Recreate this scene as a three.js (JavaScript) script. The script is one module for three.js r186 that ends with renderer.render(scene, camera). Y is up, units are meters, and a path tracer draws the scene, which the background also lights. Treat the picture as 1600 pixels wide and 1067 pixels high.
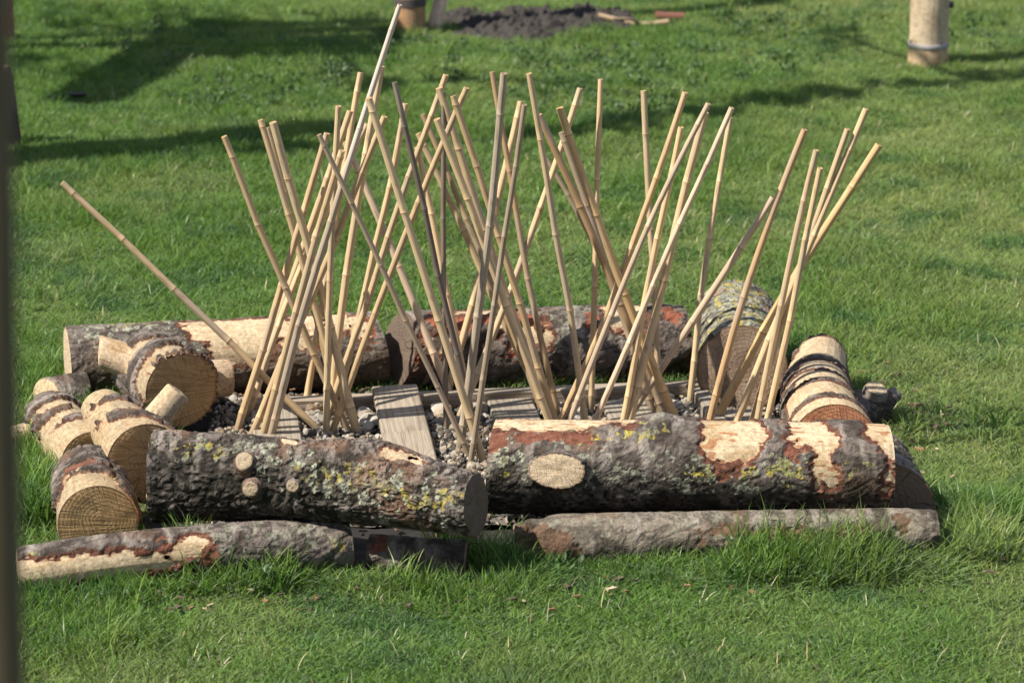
import * as THREE from 'three';
import { mergeGeometries, mergeVertices } from 'three/addons/utils/BufferGeometryUtils.js';

// ---------- noise that the sky and every surface use ----------
function RNG(s) { return () => { s |= 0; s = s + 0x6D2B79F5 | 0; let t = Math.imul(s ^ s >>> 15, 1 | s); t = t + Math.imul(t ^ t >>> 7, 61 | t) ^ t; return ((t ^ t >>> 14) >>> 0) / 4294967296; }; }
const PV = new Float32Array(65536);
{ const r = RNG(77); for (let i = 0; i < 65536; i++) PV[i] = r() * 2 - 1; }
function hv(x, y, z) { return PV[(Math.imul(x, 73856093) ^ Math.imul(y, 19349663) ^ Math.imul(z, 83492791)) & 65535]; }
function noise(x, y, z) {
  const xi = Math.floor(x), yi = Math.floor(y), zi = Math.floor(z);
  let u = x - xi, v = y - yi, w = z - zi; u = u * u * (3 - 2 * u); v = v * v * (3 - 2 * v); w = w * w * (3 - 2 * w);
  const a = hv(xi, yi, zi), b = hv(xi + 1, yi, zi), c = hv(xi, yi + 1, zi), d = hv(xi + 1, yi + 1, zi), e = hv(xi, yi, zi + 1), f = hv(xi + 1, yi, zi + 1), g = hv(xi, yi + 1, zi + 1), h = hv(xi + 1, yi + 1, zi + 1);
  const x0 = a + (b - a) * u, x1 = c + (d - c) * u, x2 = e + (f - e) * u, x3 = g + (h - g) * u;
  const y0 = x0 + (x1 - x0) * v, y1 = x2 + (x3 - x2) * v;
  return y0 + (y1 - y0) * w;
}
const clamp = (x, a = 0, b = 1) => x < a ? a : x > b ? b : x;
const ss = (a, b, x) => { const t = clamp((x - a) / (b - a)); return t * t * (3 - 2 * t); };

// ---------- camera, sky, sun, exposure ----------
const scene = new THREE.Scene();
const F = 4550, CX = 800, CY = 533.5, PITCH = 16 * Math.PI / 180;
const CAM = new THREE.Vector3(0, 1.95, 6.6);
const camera = new THREE.PerspectiveCamera(2 * Math.atan(CY / F) * 180 / Math.PI, 1024 / 682, 0.1, 600);
camera.position.copy(CAM);
camera.lookAt(0, CAM.y - Math.sin(PITCH) * 10, CAM.z - Math.cos(PITCH) * 10);
camera.focus = 5.85;
camera.userData.fStop = 6.5;
scene.add(camera);
const EL = 50 * Math.PI / 180, AZ = 22 * Math.PI / 180;
const SUN = new THREE.Vector3(-Math.cos(EL) * Math.cos(AZ), Math.sin(EL), Math.cos(EL) * Math.sin(AZ));
{ // bright spring sky with broken white cloud
  const w = 512, h = 256, d = new Float32Array(w * h * 4);
  for (let j = 0; j < h; j++) for (let i = 0; i < w; i++) {
    const e = ((j + 0.5) / h - 0.5) * Math.PI, a = (i + 0.5) / w * 6.28318, y = Math.sin(e), k = (j * w + i) * 4, x = Math.cos(a) * Math.cos(e), z = Math.sin(a) * Math.cos(e);
    const t = Math.pow(Math.max(0, y), 0.5); let r = 0.34 - 0.22 * t, g = 0.37 - 0.17 * t, b = 0.42 - 0.04 * t;
    let n = 0, am = 0.5, f = 3; for (let o = 0; o < 5; o++) { n += am * noise(x * f + 9, y * f * 1.6 + o, z * f); f *= 2; am *= 0.5; }
    const c = ss(-0.02, 0.3, n) * 0.75 * ss(0.02, 0.12, y); r += (0.52 - r) * c; g += (0.53 - g) * c; b += (0.54 - b) * c;
    if (y < 0) { r = 0.10; g = 0.12; b = 0.07; }
    d[k] = r * 0.85; d[k + 1] = g * 0.85; d[k + 2] = b * 0.85; d[k + 3] = 1;
  }
  const t = new THREE.DataTexture(d, w, h, THREE.RGBAFormat, THREE.FloatType); t.mapping = THREE.EquirectangularReflectionMapping; t.magFilter = t.minFilter = THREE.LinearFilter; t.needsUpdate = true;
  scene.background = t; scene.environment = t;
}
const sun = new THREE.DirectionalLight(new THREE.Color(1, 0.945, 0.84), 5);
sun.position.copy(SUN).multiplyScalar(20); sun.castShadow = true;
sun.shadow.camera.left = sun.shadow.camera.bottom = -9; sun.shadow.camera.right = sun.shadow.camera.top = 9; sun.shadow.camera.far = 60; sun.shadow.mapSize.set(4096, 4096);
scene.add(sun, sun.target);
const renderer = new THREE.WebGLRenderer({ antialias: true });
renderer.setSize(1024, 682);
renderer.toneMapping = THREE.LinearToneMapping;
renderer.toneMappingExposure = 1.75;
renderer.shadowMap.enabled = true;

// ---------- helpers ----------
function fbm(x, y, z, o) { let s = 0, a = 0.5; for (let i = 0; i < o; i++) { s += a * noise(x, y, z); x = x * 2.03 + 11.3; y = y * 2.03 + 5.1; z = z * 2.03 + 7.7; a *= 0.5; } return s; }
const mixc = (o, c, t) => { o[0] += (c[0] - o[0]) * t; o[1] += (c[1] - o[1]) * t; o[2] += (c[2] - o[2]) * t; };
const V = (x, y, z) => new THREE.Vector3(x, y, z);
// where the ray through a pixel of the 1600-wide photograph meets the height h, or the upright plane at depth z
const cp = Math.cos(PITCH), sp = Math.sin(PITCH);
function ray(px, py) { const a = (px - CX) / F, b = -(py - CY) / F; return V(a, b * cp - sp, -cp - b * sp); }
function at(px, py, h = 0) { const d = ray(px, py), t = (h - CAM.y) / d.y; return V(CAM.x + d.x * t, h, CAM.z + d.z * t); }
function atZ(px, py, z) { const d = ray(px, py), t = (z - CAM.z) / d.z; return V(CAM.x + d.x * t, CAM.y + d.y * t, z); }
const names = {};
function numbered(n) { const k = names[n] = (names[n] ?? -1) + 1; return k ? `${n}_${String(k).padStart(3, '0')}` : n; }
function tag(o, label, category, group) { o.userData.label = label; o.userData.category = category; if (group) o.userData.group = group; return o; }
function struct(o, name) { o.name = name; o.userData.kind = 'structure'; scene.add(o); return o; }
function shadows(o) { o.castShadow = o.receiveShadow = true; return o; }
function mesh(name, g, m, parent) { const o = shadows(new THREE.Mesh(g, m)); o.name = name; parent.add(o); return o; }
function thing(name, label, category, pos, group) { const o = new THREE.Group(); o.name = numbered(name); o.position.copy(pos); scene.add(o); return tag(o, label, category, group); }
function toSRGB(c) { c = clamp(c); return c < 0.0031308 ? c * 12.92 * 255 : (1.055 * Math.pow(c, 1 / 2.4) - 0.055) * 255; }
const LUT = new Uint8Array(4097); for (let i = 0; i < 4097; i++) LUT[i] = Math.round(toSRGB(i / 4096));
const s8 = c => LUT[(clamp(c) * 4096) | 0];
function dataTex(w, h, data, srgb) { const t = new THREE.DataTexture(data, w, h, THREE.RGBAFormat); t.wrapS = t.wrapT = THREE.RepeatWrapping; t.magFilter = THREE.LinearFilter; t.minFilter = THREE.LinearMipmapLinearFilter; t.generateMipmaps = true; if (srgb) t.colorSpace = THREE.SRGBColorSpace; t.needsUpdate = true; return t; }

// ---------- ground ----------
function gh(x, z) { const r = Math.hypot(x, z - 1); return r > 60 ? 0 : 0.035 * fbm(x * 0.9 + 3, 0.3, z * 0.9, 2) * ss(1.6, 4, Math.hypot(x, (z - 0.75) * 1.3)) + 0.006 * noise(x * 7, 2, z * 7); }
{
  const N = 260, pos = [], uv = [], idx = [];
  const co = i => { const t = i / N * 2 - 1; return Math.sinh(t * 4.2) / Math.sinh(4.2) * 250; };
  for (let j = 0; j <= N; j++) for (let i = 0; i <= N; i++) { const x = co(i), z = co(j) - 1; pos.push(x, gh(x, z) - 0.004, z); uv.push(x, z); }
  for (let j = 0; j < N; j++) for (let i = 0; i < N; i++) { const a = j * (N + 1) + i; idx.push(a, a + N + 1, a + 1, a + 1, a + N + 1, a + N + 2); }
  const g = new THREE.BufferGeometry(); g.setAttribute('position', new THREE.Float32BufferAttribute(pos, 3)); g.setAttribute('uv', new THREE.Float32BufferAttribute(uv, 2)); g.setIndex(idx); g.computeVertexNormals();
  const S = 1024, d = new Uint8Array(S * S * 4), bm = new Uint8Array(S * S * 4), c = [0, 0, 0];
  for (let y = 0; y < S; y++) for (let x = 0; x < S; x++) {
    const k = (y * S + x) * 4, a = x / S * 6.28318, b = y / S * 6.28318, px = Math.cos(a), py = Math.sin(a), qx = Math.cos(b), qy = Math.sin(b);
    const n = fbm(px * 9 + qx * 7, py * 9 + qy * 5, qx * 9 - py * 4, 4), m = noise(px * 60 + qx * 31, py * 60, qx * 60 + qy * 47);
    c[0] = 0.075; c[1] = 0.098; c[2] = 0.024; mixc(c, [0.095, 0.085, 0.042], ss(-0.1, 0.35, n)); const v = 1 + 0.4 * m;
    d[k] = s8(c[0] * v); d[k + 1] = s8(c[1] * v); d[k + 2] = s8(c[2] * v); d[k + 3] = 255; bm[k] = bm[k + 1] = bm[k + 2] = 128 + 90 * m; bm[k + 3] = 255;
  }
  const m = new THREE.MeshStandardMaterial({ map: dataTex(S, S, d, true), bumpMap: dataTex(S, S, bm), bumpScale: 0.01, roughness: 1 });
  const o = shadows(new THREE.Mesh(g, m)); struct(o, 'lawn_ground');
}

// ---------- logs ----------
const GREYBARK = [0.142, 0.116, 0.099], DARKBARK = [0.05, 0.038, 0.03], FRESH = [0.47, 0.365, 0.238], TANWOOD = [0.345, 0.262, 0.16], RED = [0.10, 0.041, 0.026], ALGAE_SHADE = [0.009, 0.0088, 0.006];
const endMats = {};
function endMat(kind) {
  if (endMats[kind]) return endMats[kind];
  const P = { ochre: [[0.37, 0.235, 0.105], [0.20, 0.11, 0.04]], dark: [[0.12, 0.085, 0.06], [0.06, 0.04, 0.03]], fresh: [[0.62, 0.47, 0.29], [0.42, 0.28, 0.15]], weathered: [[0.34, 0.245, 0.17], [0.19, 0.125, 0.08]], red: [[0.42, 0.19, 0.09], [0.24, 0.08, 0.035]], pale: [[0.50, 0.39, 0.26], [0.33, 0.22, 0.13]] }[kind];  // dark kind: shade on those sawn faces is put into the wood colour
  const S = 512, d = new Uint8Array(S * S * 4), bm = new Uint8Array(S * S * 4), c = [0, 0, 0], sd = kind.length * 13.7;
  for (let j = 0; j < S; j++) for (let i = 0; i < S; i++) {
    const x = i / S * 2 - 1, y = j / S * 2 - 1, k = (j * S + i) * 4;
    const wx = x - 0.08 + 0.05 * fbm(x * 3, y * 3, sd, 2), wy = y + 0.1 + 0.05 * fbm(x * 3 + 9, y * 3, sd, 2), r = Math.hypot(wx, wy), a = Math.atan2(wy, wx);
    const sawn = kind === 'ochre' ? 1 : kind === 'pale' || kind === 'red' ? 0.6 : 0.25; const aa = Math.atan2(x + 0.15, y + 2.1), saw2 = noise(aa * 75 + 0.6 * noise(x * 3, y * 3, sd), y * 1.5, sd + 9); const ring = 0.5 + 0.5 * Math.sin(r * 70 + 5 * fbm(x * 2, y * 2, sd + 4, 2)), saw = noise(x * 3 + y * 2, (y - x * 0.25) * 38, sd + 8);
    const cr = 1 - Math.abs(noise(a * 4.2, r * 1.2, sd)); const crack = ss(0.965, 0.995, cr) * ss(0.12, 0.4, r);
    const fine = noise(x * 90, y * 90, sd + 2);
    c[0] = P[0][0]; c[1] = P[0][1]; c[2] = P[0][2];
    mixc(c, P[1], 0.5 * sawn * ss(-0.2, 0.6, saw2) + (1 - 0.8 * sawn) * 0.5 * ss(0.35, 1, ring) * 0.6 + 0.5 * ss(0, 0.6, fbm(x * 2.5, y * 2.5, sd + 20, 3) + 0.1) + 0.25 * ss(0.1, 0.8, saw));
    mixc(c, [P[1][0] * 0.5, P[1][1] * 0.45, P[1][2] * 0.4], (0.9 - 0.5 * sawn) * crack + 0.35 * ss(0.25, 0.02, r));
    mixc(c, [0.12, 0.06, 0.03], 0.7 * ss(0.93, 0.985, Math.hypot(x, y)));
    const v = 1 + 0.16 * fine; d[k] = s8(c[0] * v); d[k + 1] = s8(c[1] * v); d[k + 2] = s8(c[2] * v); d[k + 3] = 255;
    bm[k] = bm[k + 1] = bm[k + 2] = clamp(150 + 45 * saw + 45 * sawn * saw2 + 20 * fine - 20 * ring - 110 * crack, 0, 255); bm[k + 3] = 255;
  }
  return endMats[kind] = new THREE.MeshStandardMaterial({ map: dataTex(S, S, d, true), bumpMap: dataTex(S, S, bm), bumpScale: 0.003, roughness: 0.85 });
}
function shapeDist(list, u, th, L, r, wn) {            // signed distance (m) to the nearest of a list of rounded patches [u, angle, half length, half angle]
  let best = 1;
  for (const p of list) {
    const du = Math.abs(u - p[0] - (p[4] || 0) * (th - p[1]) ) / p[2], dt = Math.abs(th - p[1]) / p[3];
    const q = Math.pow(Math.pow(du, 3) + Math.pow(dt, 3), 1 / 3) - 1;
    const f = q * Math.min(p[2] * L, p[3] * Math.PI / 180 * r); if (f < best) best = f;
  }
  return best + wn;
}
const caps = [], shared = {};                                       // capsules kept free of grass
// builds bark / bare wood / cut faces of one log (or stub) under parent; s holds axis points and surface description
function buildLog(s, parent, bodyName, capName) {
  const A = s.A, B = s.B, L = A.distanceTo(B), t = B.clone().sub(A).normalize(), seed = s.seed || 1, rs = seed * 17.31;
  const up = Math.abs(t.y) > 0.9 ? V(0, 0, 1) : V(0, 1, 0);
  const e1 = up.clone().addScaledVector(t, -up.dot(t)).normalize(), e2 = t.clone().cross(e1);
  const bend = s.bend || [0, 0];
  const cell = s.cell || 0.004, nU = Math.max(8, Math.min(260, Math.ceil(L / cell))), nT = Math.max(24, Math.min(170, Math.ceil(6.283 * Math.max(s.ra, s.rb) / cell)));
  const patches = s.patches || [], reds = s.reds || [], rough = s.rough ?? 0.4, barkT = s.barkT ?? 0.007, redW = (s.redW ?? 0.010) * 0.62, bareBase = !!s.bare;
  const C = [0, 0, 0], out = { h: 0, fine: 0, mask: 0 };
  const yel = s.yellow || [], gry = s.grey || [];
  const wood = s.wood || FRESH, barkC = s.barkC || GREYBARK, bumps = s.bumps || [];
  function surf(u, th, full) {
    const a = th * Math.PI / 180, r = s.ra + (s.rb - s.ra) * u, ca = Math.cos(a), sa = Math.sin(a);
    const X = u * L, Y = ca * r, Z = sa * r;
    let wn = 0.020 * fbm(X * 16 + rs, Y * 22, Z * 22, 3) + 0.008 * noise(X * 60 + rs, Y * 130, Z * 130) + 0.004 * noise(X * 150 + rs, Y * 240, Z * 240);
    if (bareBase) wn *= s.ringNoise ?? 0.45;
    let tt = th; if (tt > 180) tt -= 360;
    const f = patches.length ? shapeDist(patches, u, tt, L, r, wn) : 1;
    let g = bareBase ? -f : f; if (!patches.length) g = bareBase ? -1 : 1;
    let rd = redW * (0.6 + 0.9 * (0.5 + 0.5 * noise(X * 30 + rs, Y * 40, Z * 40 + 3)));
    const fr = reds.length ? shapeDist(reds, u, tt, L, r, wn) : 1;
    const isBare = g < 0, isRed = !isBare && (g < rd || fr < 0);
    // heights
    let h = 0.0045 * fbm(X * 7 + rs, Y * 7, Z * 7, 2) * (r / 0.085);
    for (const b of bumps) { const q = ((u - b[0]) / b[2]) ** 2 + ((((tt - b[1] + 540) % 360) - 180) / b[3]) ** 2; if (q < 6) h += b[4] * Math.exp(-q * 1.6); }
    let crack = 0, fis = 0;
    if (!isBare) {
      const w1 = noise(X * 14 + rs, Y * 14, Z * 14), w2 = noise(X * 14 + rs + 40, Y * 14, Z * 14);
      const q = 1 - Math.abs(fbm(X * (s.crackU ?? 30) + rs + w1 * 1.2, Y * 46 + w2, Z * 46, 3)) * 2.2;
      fis = ss(0.5, 0.95, q); const q2 = 1 - Math.abs(noise(X * 75 + rs + w2 * 2, Y * 120 + w1 * 2, Z * 120)) * 1.6; fis = Math.max(fis, 0.8 * ss(0.55, 0.98, q2) * ss(-0.25, 0.25, w1 + (rough - 0.5))); crack = fis * rough;
      h += barkT * ss(0, 0.004, g) * (isRed ? 0.55 : 1) - crack * 0.0042;
      if (s.wrinkle) { const wv = Math.sin(X * s.wrinkle + 5 * fbm(X * 8, Y * 6 + rs, Z * 6, 2) + ca * 4); h -= 0.0055 * ss(0.55, 0.98, wv); crack = Math.max(crack, ss(0.6, 0.98, wv)); }
      if (isRed) h += 0.0015 * noise(X * 90, Y * 200, Z * 200);
    } else if (s.dents) h -= 0.003 * ss(0.3, 0.8, noise(X * 25 + rs, Y * 30, Z * 30));
    out.mask = isBare ? 0 : 1; out.h = h;
    if (!full) return;
    const n1 = fbm(X * 22 + rs, Y * 26, Z * 26, 3), n2 = noise(X * 170 + rs, Y * 170, Z * 170), n3 = noise(X * 420, Y * 420 + rs, Z * 420);
    let fine = 0.25 * n2 + 0.15 * n3;
    if (isBare) {
      C[0] = wood[0]; C[1] = wood[1]; C[2] = wood[2];
      const grain = noise(X * 11 + rs, Y * 190, Z * 190), fleck = ss(0.62 - (s.flecky || 0), 0.80 - (s.flecky || 0), noise(X * 48 + rs, Y * 150, Z * 150));
      const gr2 = noise(X * 26 + rs, Y * 420, Z * 420), st = fbm(X * 6 + rs, Y * 15, Z * 15, 3); mixc(C, [wood[0] * 0.66, wood[1] * 0.56, wood[2] * 0.43], clamp(0.4 * ss(0.0, 0.8, grain) + 0.25 * ss(0, 0.7, gr2) + 0.7 * ss(0.02, 0.42, n1) * (s.stain ?? 0.5))); mixc(C, [0.24, 0.19, 0.13], 0.5 * ss(0.12, 0.4, st));
      mixc(C, [0.30, 0.15, 0.075], fleck * (s.fleck ?? 0.7));
      mixc(C, [0.30, 0.15, 0.08], 0.75 * ss(-0.004, 0, g) * (s.edge ?? 1));
      if (s.weather) mixc(C, [0.26, 0.215, 0.155], s.weather * ss(-0.25, 0.3, fbm(X * 9, Y * 12 + rs, Z * 12, 3)));
      fine = 0.18 * grain + 0.1 * n3 - 0.3 * fleck;
    } else if (isRed) {
      C[0] = RED[0]; C[1] = RED[1]; C[2] = RED[2];
      mixc(C, [0.19, 0.09, 0.055], ss(0.1, 0.8, noise(X * 60, Y * 180 + rs, Z * 180)));
      if (bareBase) mixc(C, [0.10, 0.068, 0.046], 0.65); mixc(C, [0.07, 0.035, 0.025], ss(0.05, 0.6, noise(X * 35 + rs, Y * 70, Z * 70)));
      if (fr < 0 && g > rd) mixc(C, s.redC || [0.17, 0.066, 0.04], 0.7);
      fine = 0.5 * n2 + 0.3 * n3;
    } else {
      C[0] = barkC[0]; C[1] = barkC[1]; C[2] = barkC[2];
      mixc(C, DARKBARK, clamp(0.85 * ss(0.0, 0.42, n1 + 0.06 + (s.darker || 0)) + 0.35 * ss(0.1, 0.7, n2))); mixc(C, [0.022, 0.017, 0.013], clamp(fis * (0.35 + 0.6 * rough)));
      mixc(C, [0.30, 0.255, 0.22], 0.6 * ss(0.12, 0.45, fbm(X * 40, Y * 12 + rs, Z * 12, 3)) * (s.pale ?? 1));
      mixc(C, [0.16, 0.09, 0.055], 0.6 * ss(0.15, 0.5, fbm(X * 13 + rs + 50, Y * 16, Z * 16, 2)));
      if (s.algaeShade) { const k = ss(s.algaeShade[0] - 25, s.algaeShade[0] + 12, tt + 30 * n1) * ss(s.algaeShade[1], s.algaeShade[1] - 0.12, u + 0.2 * n1); mixc(C, ALGAE_SHADE, 0.9 * k * (0.75 + 0.5 * n2)); }  // algae on one front log; on the other, underside shade put into the colour
      let lich = 0;
      for (const y of gry) { const q = 1 - Math.hypot((u - y[0]) / y[2], (tt - y[1]) / y[3]); if (q > -0.3) { const k = ss(0.05, 0.25, fbm(X * 75 + rs, Y * 75, Z * 75, 4) * 1.3 + 0.3 * q - 0.14) * y[4]; mixc(C, n2 > -0.1 ? [0.27, 0.27, 0.20] : [0.13, 0.13, 0.10], 0.8 * k); lich = Math.max(lich, k); } }
      for (const y of yel) { const q = 1 - Math.hypot((u - y[0]) / y[2], (tt - y[1]) / y[3]); if (q > -0.3) { const k = ss(0.08, 0.22, fbm(X * 85 + rs + 70, Y * 85, Z * 85, 4) * 1.4 + 0.35 * q - 0.16) * y[4]; mixc(C, noise(X * 90, Y * 90, Z * 90) > 0 ? [0.33, 0.265, 0.05] : [0.21, 0.20, 0.085], 0.8 * k); lich = Math.max(lich, k); } }
      out.h += lich * 0.0012; fine = 0.4 * n2 + 0.3 * n3 - 0.75 * fis * (0.4 + 0.6 * rough) + lich * 0.6 * noise(X * 260, Y * 260, Z * 260);
    }
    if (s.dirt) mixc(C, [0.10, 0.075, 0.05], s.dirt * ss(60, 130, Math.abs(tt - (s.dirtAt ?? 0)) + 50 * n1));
    const v = 1 + 0.26 * n2 + 0.26 * n3; C[0] *= v; C[1] *= v; C[2] *= v; out.fine = fine;
  }
  const axis = (u, o) => { const k = 4 * u * (1 - u); return o.copy(A).addScaledVector(t, u * L).addScaledVector(e1, bend[0] * k).addScaledVector(e2, bend[1] * k); };
  const tA = s.tiltA || [0, 0], tB = s.tiltB || [0, 0];   // how far the cut leans along the axis per radius, upwards and sideways
  const pos = new Float32Array((nU + 1) * (nT + 1) * 3), uvs = new Float32Array((nU + 1) * (nT + 1) * 2), mask = new Uint8Array((nU + 1) * (nT + 1));
  const c0 = V(), p = V();
  for (let i = 0; i <= nU; i++) for (let j = 0; j <= nT; j++) {
    const u = i / nU, th = (j % nT) / nT * 360, a = th * Math.PI / 180; surf(u, th, false);
    let r = s.ra + (s.rb - s.ra) * u + out.h; if (s.flare) r += s.flare[0] * Math.exp(-u / s.flare[1]);
    if (s.ragA) r *= 1 - s.ragA * ss(0.12, 0, u) * (0.5 + 0.5 * noise(u * 30, Math.cos(a) * 4 + rs, Math.sin(a) * 4));
    if (s.ragB) r *= 1 - s.ragB * ss(0.88, 1, u) * (0.5 + 0.5 * noise(u * 30, Math.cos(a) * 4 + rs, Math.sin(a) * 4));
    if (u < 0.008 || u > 0.992) r -= 0.0015;
    const sh = (tA[0] * Math.cos(a) + tA[1] * Math.sin(a)) * s.ra * (1 - u) + (tB[0] * Math.cos(a) + tB[1] * Math.sin(a)) * s.rb * u;
    axis(u, c0); p.copy(c0).addScaledVector(t, sh).addScaledVector(e1, r * Math.cos(a) * (s.sq || 1)).addScaledVector(e2, r * Math.sin(a));
    const k = i * (nT + 1) + j; pos[k * 3] = p.x; pos[k * 3 + 1] = p.y; pos[k * 3 + 2] = p.z; uvs[k * 2] = u; uvs[k * 2 + 1] = j / nT; mask[k] = out.mask;
  }
  const ib = [], iw = [];
  for (let i = 0; i < nU; i++) for (let j = 0; j < nT; j++) { const a = i * (nT + 1) + j, b = a + nT + 1, m = mask[a] + mask[b] + mask[a + 1] + mask[b + 1]; (m >= 2 ? ib : iw).push(a, a + 1, b, a + 1, b + 1, b); }
  // smooth normals on the whole, welded along the seam
  const g0 = new THREE.BufferGeometry(); g0.setAttribute('position', new THREE.BufferAttribute(pos, 3)); g0.setIndex([...ib, ...iw]); g0.computeVertexNormals();
  const nr = g0.attributes.normal; for (let i = 0; i <= nU; i++) { const a = i * (nT + 1), b = a + nT, q = V(nr.getX(a) + nr.getX(b), nr.getY(a) + nr.getY(b), nr.getZ(a) + nr.getZ(b)).normalize(); nr.setXYZ(a, q.x, q.y, q.z); nr.setXYZ(b, q.x, q.y, q.z); }
  let mat = s.share && shared[s.share];
  if (!mat) {
  const W = s.tw || 640, H = s.tH || 448, d = new Uint8Array(W * H * 4), bm = new Uint8Array(W * H * 4);
  for (let y = 0; y < H; y++) for (let x = 0; x < W; x++) { surf((x + 0.5) / W, (y + 0.5) / H * 360, true); const k = (y * W + x) * 4; d[k] = s8(C[0]); d[k + 1] = s8(C[1]); d[k + 2] = s8(C[2]); d[k + 3] = 255; bm[k] = bm[k + 1] = bm[k + 2] = clamp(128 + 110 * out.fine, 0, 255); bm[k + 3] = 255; }
  const tc = dataTex(W, H, d, true), tb = dataTex(W, H, bm); tc.wrapS = tb.wrapS = THREE.ClampToEdgeWrapping;
  mat = new THREE.MeshPhysicalMaterial({ map: tc, bumpMap: tb, bumpScale: s.bumpScale ?? 0.004, roughness: 0.9, specularIntensity: 0.4 });
  if (s.share) shared[s.share] = mat;
  }
  const part = (idx) => { // a geometry with only the vertices that its faces use
    const map = new Int32Array(mask.length).fill(-1), P = [], N = [], U = [], I = [];
    for (const k of idx) { if (map[k] < 0) { map[k] = P.length / 3; P.push(pos[k * 3], pos[k * 3 + 1], pos[k * 3 + 2]); N.push(nr.getX(k), nr.getY(k), nr.getZ(k)); U.push(uvs[k * 2], uvs[k * 2 + 1]); } I.push(map[k]); }
    const g = new THREE.BufferGeometry(); g.setAttribute('position', new THREE.Float32BufferAttribute(P, 3)); g.setAttribute('normal', new THREE.Float32BufferAttribute(N, 3)); g.setAttribute('uv', new THREE.Float32BufferAttribute(U, 2)); g.setIndex(I); return g;
  };
  let body;
  const pieces = (idx, nm, other) => { // each connected piece its own part; crumbs join the other surface
    const par = new Int32Array(mask.length).map((_, i) => i), find = k => { while (par[k] !== k) k = par[k] = par[par[k]]; return k; };
    for (let i = 0; i <= nU; i++) { const a = i * (nT + 1), b = find(a + nT); par[b] = find(a); }
    for (let k = 0; k < idx.length; k += 3) { const a = find(idx[k]); par[find(idx[k + 1])] = a; par[find(idx[k + 2])] = find(a); }
    const by = new Map(); for (let k = 0; k < idx.length; k += 3) { const f = find(idx[k]); let l = by.get(f); if (!l) by.set(f, l = []); l.push(idx[k], idx[k + 1], idx[k + 2]); }
    const keep = []; for (const l of by.values()) if (l.length > 3 * 90) keep.push(l); else other.push(...l);
    return keep;
  };
  if (bodyName) { body = mesh(bodyName, mergeAll(part(ib.concat(iw))), mat, parent); }
  else if (bareBase) { const k = pieces(ib, 'bark', iw); for (const l of pieces(iw, 'bare_wood', iw)) mesh('bare_wood', part(l), mat, parent); for (const l of k) mesh('bark', part(l), mat, parent); }
  else { const k = pieces(iw, 'bare_wood', ib); for (const l of pieces(ib, 'bark', ib)) mesh('bark', part(l), mat, parent); for (const l of k) mesh('bare_wood', part(l), mat, parent); }
  function mergeAll(g) { return g; }
  // cut faces
  const capOf = (u, end, kind, nm, par) => {
    const i = u ? nU : 0, R = 7, P = [], U = [], I = []; axis(u, c0); const rim = [];
    for (let j = 0; j < nT; j++) { const k = i * (nT + 1) + j; rim.push(V(pos[k * 3], pos[k * 3 + 1], pos[k * 3 + 2])); }
    const ctr = rim.reduce((q, v) => q.add(v), V()).divideScalar(nT), sg = u ? 1 : -1, dep = (s.hollow || 0);
    for (let k = 0; k <= R; k++) for (let j = 0; j <= nT; j++) {
      const q = 1 - k / R, v = rim[j % nT], a = j / nT * 6.28318;
      p.copy(ctr).lerp(v, q).addScaledVector(t, sg * ((q < 0.99 ? 0.0025 * fbm(q * 3 * Math.cos(a) + rs, q * 3 * Math.sin(a), 1, 2) + 0.0015 : 0) - dep * (1 - q * q)));
      P.push(p.x, p.y, p.z); U.push(0.5 + 0.5 * q * Math.cos(a), 0.5 + 0.5 * q * Math.sin(a));
    }
    for (let k = 0; k < R; k++) for (let j = 0; j < nT; j++) { const a = k * (nT + 1) + j, b = a + nT + 1; if (u) I.push(a, a + 1, b, a + 1, b + 1, b); else I.push(a, b, a + 1, a + 1, b, b + 1); }
    const g = new THREE.BufferGeometry(); g.setAttribute('position', new THREE.Float32BufferAttribute(P, 3)); g.setAttribute('uv', new THREE.Float32BufferAttribute(U, 2)); g.setIndex(I); g.computeVertexNormals();
    return mesh(nm, g, endMat(kind), par);
  };
  const host = body || parent;
  if (s.endA) capOf(0, s.endA, s.endA, capName || 'cut_end', host);
  if (s.endB) capOf(1, s.endB, s.endB, capName || 'cut_end', host);
  return { A, B, L, t, e1, e2, axis, r: u => s.ra + (s.rb - s.ra) * u };
}
const LOGS = 'sawn logs laid around the gravel bed';
function log(label, s) {
  s.A = s.a instanceof THREE.Vector3 ? s.a.clone() : at(...s.a); s.B = s.b instanceof THREE.Vector3 ? s.b.clone() : at(...s.b);
  caps.push([s.A.clone(), s.B.clone(), Math.max(s.ra, s.rb)]);
  const mid = s.A.clone().lerp(s.B, 0.5); mid.y = 0;
  const o = thing('log', label, 'log', mid, LOGS);
  s.A.sub(mid); s.B.sub(mid);
  const L = buildLog(s, o);
  for (const b of s.stubs || []) {                       // branch stubs: [u, angle, radius, length, lean along the axis, options]
    const [u, th, r, len, lean, opt] = b, a = th * Math.PI / 180, q = L.axis(u, V()), dir = L.e1.clone().multiplyScalar(Math.cos(a)).addScaledVector(L.e2, Math.sin(a)).addScaledVector(L.t, lean || 0).normalize();
    const rr = L.r(u), A = q.clone().addScaledVector(dir, rr * 0.45), B = q.clone().addScaledVector(dir, rr + len);
    caps.push([A.clone().add(mid), B.clone().add(mid), r]);
    buildLog({ A, B, ra: (opt && opt.ra) || r * 1.25, rb: r, seed: (s.seed || 1) + 31 + th, cell: 0.004, tw: 192, tH: 192, endB: 'pale', barkC: s.barkC, wood: s.wood, share: opt.patches || opt.tw ? null : opt.bare ? 'bare stub' : 'bark stub', ...opt }, o, 'branch_stub', 'cut_face');
  }
  return o;
}
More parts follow.
